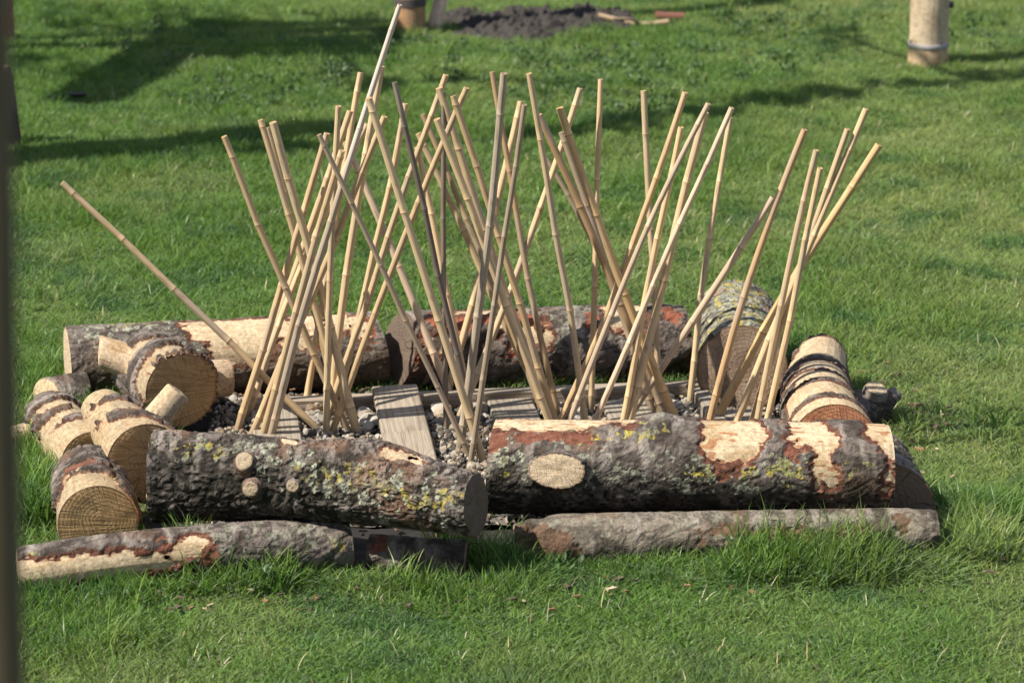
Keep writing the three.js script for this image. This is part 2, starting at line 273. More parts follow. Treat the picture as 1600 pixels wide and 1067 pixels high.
// front row
log('thick rough-barked grey log, upper one at the front left', {
  seed: 1, a: [240, 743, 0.160], b: [744, 789, 0.164], ra: 0.087, rb: 0.059, bend: [0.012, -0.01], rough: 1.0, cell: 0.0034, tw: 1152, tH: 768, barkT: 0.004, bumpScale: 0.006, tiltA: [0, 0.24], tiltB: [-0.1, -0.08],
  bumps: [[0.31, 5, 0.035, 16, 0.010], [0.40, 0, 0.05, 16, 0.006], [0.33, 55, 0.05, 22, 0.008], [0.70, -5, 0.2, 50, 0.024], [0.95, 80, 0.06, 30, 0.006]],
  algaeShade: [46, 0.72], yellow: [[0.17, 32, 0.07, 14, 0.8], [0.58, 55, 0.10, 16, 0.45], [0.68, 62, 0.12, 16, 0.45], [0.88, 72, 0.10, 18, 0.65], [0.96, 66, 0.05, 14, 0.6]], grey: [[0.42, 40, 0.10, 35, 1], [0.85, 70, 0.16, 40, 1], [0.62, 65, 0.2, 28, 0.8], [0.2, 30, 0.15, 22, 0.5]],
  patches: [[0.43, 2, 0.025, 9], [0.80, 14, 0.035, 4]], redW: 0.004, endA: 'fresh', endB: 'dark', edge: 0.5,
  stubs: [[0.315, 52, 0.012, 0.018, 0.1, { ra: 0.034, barkC: [0.17, 0.115, 0.09], rough: 0.3, cell: 0.0025, share: 'knot' }], [0.342, 84, 0.010, 0.015, 0.1, { ra: 0.026, barkC: [0.17, 0.115, 0.09], rough: 0.3, cell: 0.0025, share: 'knot' }], [0.455, 78, 0.006, 0.008, 0.2, { ra: 0.015 }]] });
log('log with bare cream patches and big oval knot, upper one at the front right', {
  seed: 2, a: [769, 727, 0.15], b: [1388, 731, 0.148], ra: 0.089, rb: 0.086, rough: 0.35, cell: 0.0034, tw: 1280, tH: 768, algaeShade: [86, 2], redW: 0.013, bend: [0.004, 0], tiltB: [0, 0.05], tiltA: [0.05, -0.12],  // dark underside here is shade painted into the bark
  fleck: 1, flecky: 0.22, stain: 0.8, patches: [[0.14, -4, 0.17, 28], [0.30, -14, 0.06, 18], [0.600, 16, 0.080, 50], [0.785, 10, 0.052, 40], [0.825, 58, 0.028, 34], [0.978, -8, 0.034, 44], [0.995, 40, 0.014, 30]],
  reds: [[0.15, 36, 0.12, 10], [0.75, 50, 0.02, 26], [0.57, 62, 0.02, 18], [0.02, 20, 0.03, 40]], bumps: [[0.42, 5, 0.05, 30, 0.012], [0.18, 66, 0.08, 30, 0.008]],
  yellow: [[0.32, 22, 0.05, 12, 1.2], [0.24, 36, 0.05, 10, 1.2], [0.38, 30, 0.05, 12, 0.9], [0.60, 80, 0.09, 12, 1], [0.70, 78, 0.04, 15, 1], [0.75, 80, 0.04, 14, 1], [0.90, 74, 0.05, 10, 0.9], [0.08, 70, 0.05, 15, 0.8]], grey: [[0.06, 55, 0.1, 30, 1], [0.5, 80, 0.3, 22, 0.7], [0.2, 60, 0.1, 30, 0.6], [0.42, 10, 0.06, 20, 0.5], [0.64, 90, 0.08, 15, 0.8]],
  endA: 'fresh', endB: 'fresh', stubs: [[0.18, 78, 0.052, 0.022, -0.12, { ra: 0.066, sq: 0.6, seed: 61, rough: 0.8, tw: 256, tH: 256 }]] });
log('slim half-buried log with long bare streak, lowest at the front left corner', {
  seed: 3, a: [28, 897, 0.05], b: [546, 853, 0.056], bend: [0.016, 0], ra: 0.043, rb: 0.042, rough: 0.5, tw: 1024, tH: 448, redW: 0.013,
  patches: [[0.12, 80, 0.27, 40, 0.003], [0.30, 98, 0.1, 30], [0.50, 66, 0.042, 30], [0.535, 46, 0.03, 20]], reds: [[0.44, 70, 0.04, 40], [0.56, 82, 0.04, 34]], yellow: [[0.04, 30, 0.04, 20, 0.9], [0.94, 60, 0.03, 20, 0.6]], grey: [[0.8, 40, 0.25, 50, 0.5]],
  bumps: [[0.95, 60, 0.04, 40, 0.008]], endA: 'fresh', endB: 'red', fleck: 0.35 });
log('short shaded log end poking out under the front left log', {
  seed: 4, a: [577, 866, 0.034], b: [728, 874, 0.031], ra: 0.033, rb: 0.030, rough: 0.4, tw: 384, tH: 256, reds: [[0.12, 30, 0.06, 30], [0.55, 60, 0.04, 14]], endA: 'red', endB: 'weathered' });
log('long weathered grey log with rotten left end, lowest at the front right', {
  seed: 5, a: [804, 850, 0.05], b: [1462, 836, 0.048], ra: 0.046, rb: 0.047, rough: 0.25, pale: 0.7, tw: 1280, tH: 448, barkC: [0.185, 0.155, 0.118], bumps: [[0.05, 40, 0.07, 60, 0.012], [0.97, 30, 0.03, 60, 0.006], [0.12, 80, 0.03, 30, 0.006]], ragA: 0.75, ragB: 0.25, bend: [0.003, 0],
  reds: [[0.03, 60, 0.09, 60, 0.0012], [0.62, 70, 0.16, 24], [0.91, 40, 0.015, 20]], redC: [0.12, 0.08, 0.052], grey: [[0.45, 30, 0.5, 40, 0.35]], endA: 'weathered', endB: 'weathered' });
{ const c = at(1378, 806, 0.06); log('dark mossy log with shaded sawn face behind the front right end', {
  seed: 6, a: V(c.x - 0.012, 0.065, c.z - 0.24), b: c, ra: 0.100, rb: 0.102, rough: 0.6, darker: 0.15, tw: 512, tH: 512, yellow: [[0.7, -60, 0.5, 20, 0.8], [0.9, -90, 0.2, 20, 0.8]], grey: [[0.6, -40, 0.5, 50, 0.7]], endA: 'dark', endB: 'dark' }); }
// right side
{ const b = at(1305, 699, 0.1), a = at(1284, 560, 0.085); log('peeled log with dark bark rings and red sawn face at the right side', {
  seed: 7, a, b, ra: 0.058, rb: 0.092, bend: [0.005, 0.022], bare: true, wood: [0.44, 0.335, 0.215], rough: 0.6, barkT: 0.006, tw: 896, tH: 640, redW: 0.014, ringNoise: 0.55, stain: 0.5, fleck: 0.3, weather: 0.25,
  patches: [[0.40, 0, 0.035, 100], [0.44, 60, 0.08, 26], [0.56, 5, 0.014, 70], [0.70, 0, 0.020, 110], [0.90, -5, 0.026, 130], [0.60, 100, 0.5, 32], [0.66, 62, 0.04, 20], [0.55, -100, 0.5, 28], [0.03, 0, 0.01, 120], [0.12, 65, 0.1, 18]],
  reds: [[0.16, 5, 0.03, 18]], endA: 'pale', endB: 'red' }); }
log('small dark forked branch piece lying right of the peeled log', {
  seed: 8, a: [1300, 648, 0.045], b: [1384, 634, 0.05], ra: 0.042, rb: 0.034, rough: 0.5, darker: 0.1, tw: 320, tH: 256, bumps: [[0.75, 0, 0.12, 50, 0.008]], endA: 'weathered', endB: 'weathered', stubs: [[0.72, 20, 0.020, 0.018, 0.1, {}], [0.95, -20, 0.010, 0.012, 1.6, {}]] });
log('thick log with crusty lichen and cracked rings, sawn face towards the bed, back right corner', {
  seed: 9, a: [1150, 499, 0.105], b: [1158, 576, 0.105], ra: 0.092, rb: 0.097, rough: 0.5, wrinkle: 150, cell: 0.0032, tw: 640, tH: 768, barkC: [0.20, 0.19, 0.165], bumpScale: 0.006,
  yellow: [[0.15, 20, 0.3, 50, 1], [0.5, -20, 0.5, 40, 0.8], [0.9, 0, 0.12, 60, 1], [0.8, 60, 0.3, 40, 0.8], [0.3, -70, 0.4, 30, 0.6]], grey: [[0.4, 0, 0.7, 110, 1], [0.85, 30, 0.3, 80, 1]], endA: 'weathered', endB: 'weathered', stubs: [[0.2, 28, 0.016, 0.006, 0, { endB: 'weathered' }]] });
// back row
log('grey log with long bare cream patch, back left of the bed', {
  seed: 10, a: [105, 568, 0.085], b: [590, 546, 0.085], ra: 0.079, rb: 0.084, rough: 0.45, cell: 0.0042, tw: 1152, tH: 640, redW: 0.012, tiltA: [0, 0.10], tiltB: [-0.12, 0.2], ragB: 0.1,
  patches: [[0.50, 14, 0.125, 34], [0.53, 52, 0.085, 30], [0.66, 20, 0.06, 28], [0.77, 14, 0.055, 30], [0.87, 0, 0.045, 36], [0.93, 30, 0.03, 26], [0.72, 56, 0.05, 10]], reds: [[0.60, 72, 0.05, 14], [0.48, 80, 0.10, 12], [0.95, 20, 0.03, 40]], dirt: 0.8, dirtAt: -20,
  yellow: [[0.3, -12, 0.12, 10, 1.1], [0.13, -10, 0.1, 10, 0.8], [0.2, 0, 0.1, 10, 0.5]], grey: [[0.3, 25, 0.2, 40, 0.9], [0.12, 35, 0.1, 40, 0.6]], endA: 'pale', endB: 'ochre' });
log('grey log with red-edged bare patches, back middle of the bed', {
  seed: 11, a: [622, 548, 0.088], b: [1068, 534, 0.088], ra: 0.083, rb: 0.088, rough: 0.5, cell: 0.0042, tw: 1088, tH: 640, redW: 0.015, tiltA: [0.28, 0.34], tiltB: [0, 0.1], ragB: 0.22,
  patches: [[0.06, 66, 0.055, 18], [0.27, -8, 0.13, 16], [0.32, 34, 0.025, 28], [0.385, 62, 0.055, 22], [0.77, 14, 0.075, 36], [0.80, -10, 0.05, 30], [0.47, 52, 0.012, 16]],
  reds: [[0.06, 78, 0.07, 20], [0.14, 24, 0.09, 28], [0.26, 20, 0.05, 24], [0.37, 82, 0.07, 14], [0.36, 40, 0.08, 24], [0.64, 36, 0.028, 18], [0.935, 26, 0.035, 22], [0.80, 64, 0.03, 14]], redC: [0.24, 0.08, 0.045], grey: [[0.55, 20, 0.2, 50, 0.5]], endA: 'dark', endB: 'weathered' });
// left side
log('peeled log with ochre sawn face and split stub, upper left of the bed', {
  seed: 12, a: V(at(215, 578, 0.12).x, 0.12, at(250, 578, 0.12).z - 0.06), b: at(282, 610, 0.118), ra: 0.072, rb: 0.084, bare: true, wood: TANWOOD, barkT: 0.010, tw: 448, tH: 640, redW: 0.006, ringNoise: 0.9, darker: 0.12, weather: 0.4,
  patches: [[0.62, 45, 0.1, 80, 0.0015], [0.95, -55, 0.05, 80], [0.2, 0, 0.12, 60], [0.3, -100, 0.5, 40], [0.5, 120, 0.5, 40]], endA: 'ochre', endB: 'ochre',
  stubs: [[0.34, 66, 0.040, 0.052, -0.45, { sq: 0.85, ra: 0.050, wood: [0.52, 0.395, 0.265], bare: true, tiltB: [0.25, 0.1], endB: 'fresh', rough: 1, stain: 1, tw: 256, tH: 256, patches: [[0.2, 60, 0.14, 50]] }], [0.72, -92, 0.040, 0.055, 0.1, { ra: 0.046, bare: true, wood: [0.38, 0.28, 0.19], tw: 256, tH: 256, patches: [[0.12, 0, 0.06, 120]] }]] });
log('peeled tan log with bark ring and upright stub, behind the front left log end', {
  seed: 13, a: at(160, 642, 0.14), b: at(226, 722, 0.13), ra: 0.048, rb: 0.081, bend: [0.004, 0], bare: true, wood: TANWOOD, barkT: 0.010, tw: 640, tH: 640, redW: 0.006, ringNoise: 0.85, darker: 0.12, weather: 0.45, rough: 0.6,
  patches: [[0.34, -10, 0.045, 60, -0.001], [0.82, -15, 0.07, 75, -0.003], [0.5, 180, 0.5, 30]], endA: 'pale', endB: 'ochre',
  stubs: [[0.74, -42, 0.027, 0.07, 0.0, { ra: 0.031, bare: true, wood: [0.44, 0.335, 0.22], endB: 'pale' }]] });
log('tan peeled log with three curved bark bands, outermost on the left side', {
  seed: 14, a: at(78, 655, 0.075), b: at(142, 722, 0.075), ra: 0.060, rb: 0.066, bare: true, wood: [0.38, 0.29, 0.18], barkT: 0.010, tw: 512, tH: 512, redW: 0.006, ringNoise: 0.85, darker: 0.12, weather: 0.25, rough: 0.6,
  patches: [[0.12, 10, 0.075, 110], [0.42, 20, 0.05, 55], [0.66, 0, 0.035, 50], [0.3, 65, 0.03, 20], [0.5, -100, 0.5, 30]], endA: 'pale', endB: 'ochre',
  stubs: [[0.16, 98, 0.019, 0.075, -0.1, { ra: 0.024, bare: true, wood: [0.44, 0.335, 0.21] }]] });
log('short log with ochre sawn face and torn bark, nearest at the front left corner', {
  seed: 15, a: at(138, 748, 0.08), b: at(152, 818, 0.078), ra: 0.066, rb: 0.079, bare: true, wood: TANWOOD, barkT: 0.010, tw: 448, tH: 640, redW: 0.006, ringNoise: 0.9, darker: 0.12, weather: 0.3, rough: 0.8,
  patches: [[0.22, -10, 0.28, 130], [0.60, 10, 0.07, 60, -0.001], [0.7, -70, 0.25, 40], [0.55, 60, 0.3, 14]], reds: [[0.45, 20, 0.05, 30]], endA: 'weathered', endB: 'ochre' });
log('small stub log with pale slanted cut, half hidden at the far left', {
  seed: 16, a: at(72, 619, 0.042), b: at(135, 612, 0.042), ra: 0.036, rb: 0.04, rough: 0.5, darker: 0.1, tw: 256, tH: 256, tiltA: [0.1, 0.6], endA: 'fresh', endB: 'weathered' });

// ---------- gravel bed, boards ----------
const BX0 = -0.66, BX1 = 0.60, BZ0 = 0.30, BZ1 = 1.16;
const inBed = (x, z) => x > BX0 - 0.06 && x < BX1 + 0.05 && z > BZ0 - 0.04 && z < BZ1;
{
  const r = RNG(5), g = new THREE.PlaneGeometry(BX1 - BX0, BZ1 - BZ0, 110, 76); g.rotateX(-Math.PI / 2);
  const P = g.attributes.position; for (let i = 0; i < P.count; i++) P.setY(i, 0.010 + 0.010 * fbm(P.getX(i) * 12, 1, P.getZ(i) * 12, 3));
  g.computeVertexNormals();
  const S = 256, d = new Uint8Array(S * S * 4); for (let i = 0; i < S * S; i++) { const n = noise((i % S) * 0.3, i / S * 0.3, 4), v = 0.11 + 0.06 * n; d[i * 4] = s8(v); d[i * 4 + 1] = s8(v * 0.88); d[i * 4 + 2] = s8(v * 0.72); d[i * 4 + 3] = 255; }
  const bed = mesh('gravel_bed', g, new THREE.MeshStandardMaterial({ map: dataTex(S, S, d, true), roughness: 1 }), scene);
  bed.position.set((BX0 + BX1) / 2, 0, (BZ0 + BZ1) / 2); bed.userData.kind = 'structure';
  const rocks = []; for (let k = 0; k < 6; k++) {
    const q = mergeVertices(new THREE.IcosahedronGeometry(1, 1).deleteAttribute('uv').deleteAttribute('normal')), p = q.attributes.position;
    for (let i = 0; i < p.count; i++) { const v = V().fromBufferAttribute(p, i), m = 1 + 0.5 * fbm(v.x * 1.3 + k * 9, v.y * 1.3, v.z * 1.3, 2) + 0.15 * noise(v.x * 4, v.y * 4 + k, v.z * 4); p.setXYZ(i, v.x * m * 1.15, v.y * m * 0.72, v.z * m * 0.95); }
    const fl = q.toNonIndexed(); fl.computeVertexNormals(); rocks.push(fl);
  }
  const cols = [[0.26, 0.22, 0.17], [0.17, 0.135, 0.095], [0.09, 0.075, 0.06], [0.36, 0.325, 0.275], [0.20, 0.14, 0.09], [0.08, 0.075, 0.07], [0.31, 0.255, 0.19]];
  const rm = new THREE.MeshStandardMaterial({ roughness: 0.9 });
  const M = new THREE.Matrix4(), Q = new THREE.Quaternion(), E = new THREE.Euler();
  for (let k = 0; k < 6; k++) {
    const n = 1500, im = new THREE.InstancedMesh(rocks[k], rm, n); im.name = 'gravel'; im.userData.kind = 'stuff'; shadows(im);
    for (let i = 0; i < n; i++) { const s = 0.004 + 0.008 * r() * r(), x = (r() - 0.5) * (BX1 - BX0), z = (r() - 0.5) * (BZ1 - BZ0); M.compose(V(x, 0.012 + 0.008 * r() + s * 0.3, z), Q.setFromEuler(E.set(r() * 6, r() * 6, r() * 6)), V(s, s, s)); im.setMatrixAt(i, M); const c = cols[(r() * 7) | 0], v = 0.6 + 0.6 * r(); im.setColorAt(i, new THREE.Color().setRGB(c[0] * v, c[1] * v, c[2] * v)); }
    bed.add(im);
  }
  const sm = cols.map(c => new THREE.MeshStandardMaterial({ color: new THREE.Color().setRGB(...c), roughness: 0.88 }));
  const spots = [[490, 640], [500, 655], [575, 638], [570, 652], [585, 660], [560, 630], [700, 650], [690, 640], [715, 660], [745, 640], [760, 635], [680, 632], [1065, 632], [1075, 645], [1090, 650], [1055, 640], [1100, 655], [1085, 640], [905, 645], [915, 650], [895, 650], [860, 640], [1045, 628], [480, 650]];
  for (let i = 0; i < 84; i++) {
    let x, z; if (i < spots.length * 3) { const sx = spots[i % spots.length], p = at(sx[0] + (r() - 0.5) * 26, sx[1] + (r() - 0.5) * 14, 0.03); x = p.x; z = p.z; } else { x = BX0 + r() * (BX1 - BX0); z = BZ0 + 0.06 + r() * 0.7; }
    const s = 0.009 + 0.012 * r() * r() + (i < 8 ? 0.005 : 0), o = mesh('stone', rocks[(r() * 6) | 0], sm[r() < 0.45 ? (r() < 0.5 ? 0 : 3) : (r() * 7) | 0], bed);
    o.position.set(x - bed.position.x, 0.022 + s * 0.4, z - bed.position.z); o.rotation.set(r() * 0.5, r() * 6, r() * 0.5); o.scale.set(s, s * (0.8 + 0.4 * r()), s * (0.7 + 0.5 * r()));
  }
}
{ // soil sheet coloured near black to stand in for shade between the logs
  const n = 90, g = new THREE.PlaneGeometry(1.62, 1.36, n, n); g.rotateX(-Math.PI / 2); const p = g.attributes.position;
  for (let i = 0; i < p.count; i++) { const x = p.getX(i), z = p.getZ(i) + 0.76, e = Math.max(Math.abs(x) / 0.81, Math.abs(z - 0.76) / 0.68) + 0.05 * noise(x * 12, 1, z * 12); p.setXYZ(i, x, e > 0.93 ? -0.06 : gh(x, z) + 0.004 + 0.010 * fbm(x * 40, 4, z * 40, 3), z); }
  g.computeVertexNormals(); struct(shadows(new THREE.Mesh(g, new THREE.MeshStandardMaterial({ color: new THREE.Color().setRGB(0.012, 0.010, 0.008), roughness: 1 }))), 'shade_soil');
}
// weathered softwood
function woodTex(seed, base, dark) {
  const W = 256, H = 512, d = new Uint8Array(W * H * 4), bm = new Uint8Array(W * H * 4), c = [0, 0, 0];
  for (let y = 0; y < H; y++) for (let x = 0; x < W; x++) {
    const k = (y * W + x) * 4, u = x / W, v = y / H, kn = 0.3 * Math.exp(-((u - 0.4) ** 2 * 60 + (v - 0.35) ** 2 * 220));
    const g = Math.sin((u + kn * 0.6 + 0.05 * fbm(u * 3, v * 2, seed, 2)) * 55 + 2 * noise(u * 3, v * 3, seed)), f = noise(u * 70, v * 9, seed), n = fbm(u * 5, v * 5, seed + 3, 3);
    c[0] = base[0]; c[1] = base[1]; c[2] = base[2]; mixc(c, dark, clamp(0.35 * ss(0, 1, g) + 0.4 * ss(0.2, 0.8, f) + 0.5 * ss(0, 0.5, n)));
    d[k] = s8(c[0]); d[k + 1] = s8(c[1]); d[k + 2] = s8(c[2]); d[k + 3] = 255; bm[k] = bm[k + 1] = bm[k + 2] = clamp(130 - 40 * g - 50 * f, 0, 255); bm[k + 3] = 255;
  }
  return new THREE.MeshStandardMaterial({ map: dataTex(W, H, d, true), bumpMap: dataTex(W, H, bm), bumpScale: 0.0015, roughness: 0.9 });
}
const boardM = [0, 1, 2].map(i => woodTex(i * 7 + 3, [[0.275, 0.235, 0.182], [0.295, 0.245, 0.187], [0.255, 0.218, 0.17]][i], [0.15, 0.115, 0.08]));
function slab(w, h, l, b = 0.003) { // bevelled board, length along z, uv over the faces
  const s = new THREE.Shape(); const x = w / 2 - b, y = h / 2 - b; s.moveTo(-x, -h / 2); s.lineTo(x, -h / 2); s.lineTo(w / 2, -y); s.lineTo(w / 2, y); s.lineTo(x, h / 2); s.lineTo(-x, h / 2); s.lineTo(-w / 2, y); s.lineTo(-w / 2, -y);
  const g = new THREE.ExtrudeGeometry(s, { depth: l - 2 * b, bevelEnabled: true, bevelThickness: b, bevelSize: 0.0001, bevelSegments: 1, steps: 12 }); g.translate(0, 0, -l / 2 + b);
  const p = g.attributes.position, u = g.attributes.uv; for (let i = 0; i < p.count; i++) u.setXY(i, (p.getX(i) + p.getY(i)) / 0.12, p.getZ(i) / 0.45);
  g.computeVertexNormals(); return g;
}
const BOARDS = 'weathered boards lying across the gravel';
const bl = [['leftmost weathered board, partly behind crossed canes at the left', [395, 634], [455, 623], 0.034], ['widest clear weathered board striped by cane shadows, left of centre', [583, 606], [649, 598], 0.068], ['grey board striped by shadows, at the centre behind the front log ends', [757, 624], [830, 611], 0.036], ['board right of centre, crossed by several leaning canes', [938, 626], [1002, 612], 0.036], ['rightmost short board in front of the lichen log', [1122, 643], [1204, 637], 0.042]];
bl.forEach(([label, L, R, h], i) => {
  const p = at(...L, h), q = at(...R, h), w = 0.102 + (i === 4 ? 0.02 : 0), ang = 0.125;
  const dir = V(Math.sin(ang), 0, Math.cos(ang)), len = i === 4 ? 0.34 : 0.56, c = p.clone().lerp(q, 0.5).addScaledVector(dir, len / 2);
  const o = thing('board', label, 'board', V(c.x, 0, c.z), BOARDS); o.rotation.y = ang; if (i === 1) { h = 0.04; o.rotation.order = 'YXZ'; o.rotation.x = 0.066; o.position.y = 0.0105; } else if (i === 2 || i === 3) o.position.addScaledVector(dir, 0.022);
  const top = mesh('plank', slab(w, 0.018, len), boardM[i % 3], o); top.position.y = h - 0.009; top.rotation.z = (i % 2 ? 1 : -1) * 0.02;
  for (const s of [-1, 1]) { const k = mesh('bearer', slab(0.02, h - 0.020, len * 0.96), boardM[(i + 1) % 3], o); k.position.set(s * (w / 2 - 0.014), (h - 0.020) / 2 + 0.001, 0); }
});
{
  const a = at(380, 626, 0.05), b = at(1098, 597, 0.05), l = a.distanceTo(b), o = thing('edging_board', 'long horizontal timber edging board in front of the back logs', 'edging board', V((a.x + b.x) / 2, 0, (a.z + b.z) / 2));
  o.rotation.y = Math.atan2(b.x - a.x, b.z - a.z); const m = mesh('plank', slab(0.035, 0.05, l), boardM[1], o); m.position.y = 0.026;
  const c = at(1094, 606, 0.055), d = at(1128, 662, 0.055), l2 = c.distanceTo(d), o2 = thing('edging_board', 'short edging board with upright shadow stripes under the lichen log', 'edging board', V((c.x + d.x) / 2, 0, (c.z + d.z) / 2));
  o2.rotation.y = Math.atan2(d.x - c.x, d.z - c.z); const m2 = mesh('plank', slab(0.035, 0.055, l2), boardM[2], o2); m2.position.y = 0.028;
}

// ---------- bamboo canes ----------
// [top x, y, base x, y, thickness in px, colour, depth lean, middle x, y]
const T = 't', G = 'g', W_ = 'w', B_ = 'b', D_ = 'd';
const canes = [
  [97, 285, 500, 672, 11, T, 0.0, 280, 460], [348, 214, 544, 675, 11, T, 0.03, 439, 434], [405, 188, 540, 655, 11, T, -0.03, 466, 389], [416, 200, 528, 640, 9, 'y', -0.07, 465, 385], [428, 191, 559, 680, 14, T, 0.05, 490, 419],
  [512, 209, 372, 676, 12, T, -0.02, 455, 388], [545, 173, 384, 648, 12, T, -0.08, 466, 407], [528, 166, 509, 682, 11, T, 0.06, 516, 398], [625, 8, 418, 690, 14, W_, 0.10, 502, 386], [565, 114, 478, 641, 11, T, -0.12, 530, 300],
  [597, 104, 514, 655, 13, T, -0.02, 547, 395], [575, 195, 386, 655, 11, T, -0.06, 455, 455], [603, 183, 390, 684, 12, T, 0.03, 504, 420], [532, 235, 406, 690, 12, T, 0.06], [578, 153, 756, 726, 13, T, 0.03, 654, 398],
  [500, 210, 735, 717, 9, G, 0.08, 620, 470], [538, 222, 711, 634, 12, W_, -0.08, 614, 392], [632, 162, 519, 650, 11, T, -0.04, 587, 389], [696, 117, 512, 657, 11, T, -0.02, 600, 390], [730, 138, 516, 680, 11, T, 0.05, 621, 395],
  [616, 129, 748, 700, 10, D_, 0.04, 677, 390], [655, 208, 850, 640, 11, T, -0.05, 736, 388], [652, 230, 738, 655, 11, T, -0.02, 690, 410], [694, 145, 695, 675, 9, D_, -0.03], [685, 138, 864, 664, 14, T, 0.02, 758, 365],
  [659, 180, 848, 648, 10, B_, -0.08, 730, 345], [787, 115, 718, 704, 14, G, 0.08, 761, 380], [681, 187, 872, 700, 13, T, 0.06, 767, 410], [709, 149, 876, 690, 12, T, 0.05, 782, 380], [767, 113, 873, 655, 10, B_, -0.06, 818, 395],
  [815, 159, 692, 630, 12, T, -0.10, 761, 385], [819, 164, 735, 728, 10, G, 0.10, 788, 386], [828, 115, 919, 690, 11, T, 0.05, 876, 400], [906, 138, 716, 655, 11, T, -0.07, 815, 410], [842, 180, 1042, 660, 13, B_, 0.03, 940, 398],
  [875, 169, 1068, 680, 14, 'y', 0.06, 950, 388], [877, 207, 1024, 652, 11, G, -0.04, 940, 392], [848, 239, 1034, 640, 8, G, -0.02, 912, 345], [941, 124, 921, 645, 10, T, -0.06], [1008, 142, 1032, 655, 11, T, -0.06],
  [1072, 145, 868, 680, 11, T, 0.03, 958, 467], [1063, 199, 966, 690, 11, T, 0.05, 1024, 395], [1109, 163, 874, 700, 10, W_, 0.05, 994, 395], [1104, 176, 975, 690, 14, T, 0.0, 1045, 398], [1142, 168, 914, 690, 10, W_, 0.06],
  [1141, 184, 1075, 640, 10, T, -0.06, 1106, 390], [1259, 203, 1104, 690, 12, B_, 0.04, 1180, 410], [1207, 308, 972, 672, 12, W_, 0.03], [1276, 235, 1174, 710, 11, T, 0.05, 1227, 437], [1283, 263, 1190, 710, 11, T, 0.07, 1242, 458],
  [1325, 202, 1165, 700, 11, T, 0.0, 1244, 440], [1353, 170, 1133, 705, 12, T, -0.03, 1225, 480], [1373, 226, 1108, 675, 14, 'y', 0.0, 1248, 425],
];
const caneC = { t: [0.545, 0.395, 0.225], y: [0.50, 0.345, 0.165], g: [0.34, 0.265, 0.185], w: [0.52, 0.40, 0.28], b: [0.42, 0.28, 0.15], d: [0.16, 0.125, 0.10] };
const caneN = { t: 'tan', y: 'yellowish', g: 'greyish', w: 'whitish', b: 'brown', d: 'dark' };
const order = canes.map((c, i) => i).sort((a, b) => canes[a][0] - canes[b][0]), rank = []; order.forEach((k, i) => rank[k] = i);
const ord = n => { const tens = ['', '', 'twenty', 'thirty', 'forty', 'fifty'], one = ['', 'first', 'second', 'third', 'fourth', 'fifth', 'sixth', 'seventh', 'eighth', 'ninth', 'tenth', 'eleventh', 'twelfth', 'thirteenth', 'fourteenth', 'fifteenth', 'sixteenth', 'seventeenth', 'eighteenth', 'nineteenth'], te = { 20: 'twentieth', 30: 'thirtieth', 40: 'fortieth', 50: 'fiftieth' }; return n < 20 ? one[n] : te[n] || tens[n / 10 | 0] + '-' + one[n % 10]; };
const special = { 0: 'lone tan cane leaning far out to the left over the back left log', 8: 'longest cane with bleached white tip, its top highest of all', 52: 'thick yellowish cane leaning right, its hollow top farthest right', 47: 'pale pinkish cane leaning low to the right across the lichen log' };
const caneMat = new THREE.MeshStandardMaterial({ vertexColors: true, roughness: 0.5 }), nodeMat = {}, hollowM = new THREE.MeshStandardMaterial({ color: new THREE.Color().setRGB(0.10, 0.065, 0.035), roughness: 0.95, side: THREE.DoubleSide });
for (const k in caneC) nodeMat[k] = new THREE.MeshStandardMaterial({ color: new THREE.Color().setRGB(caneC[k][0] * 0.5, caneC[k][1] * 0.42, caneC[k][2] * 0.34), roughness: 0.7 });
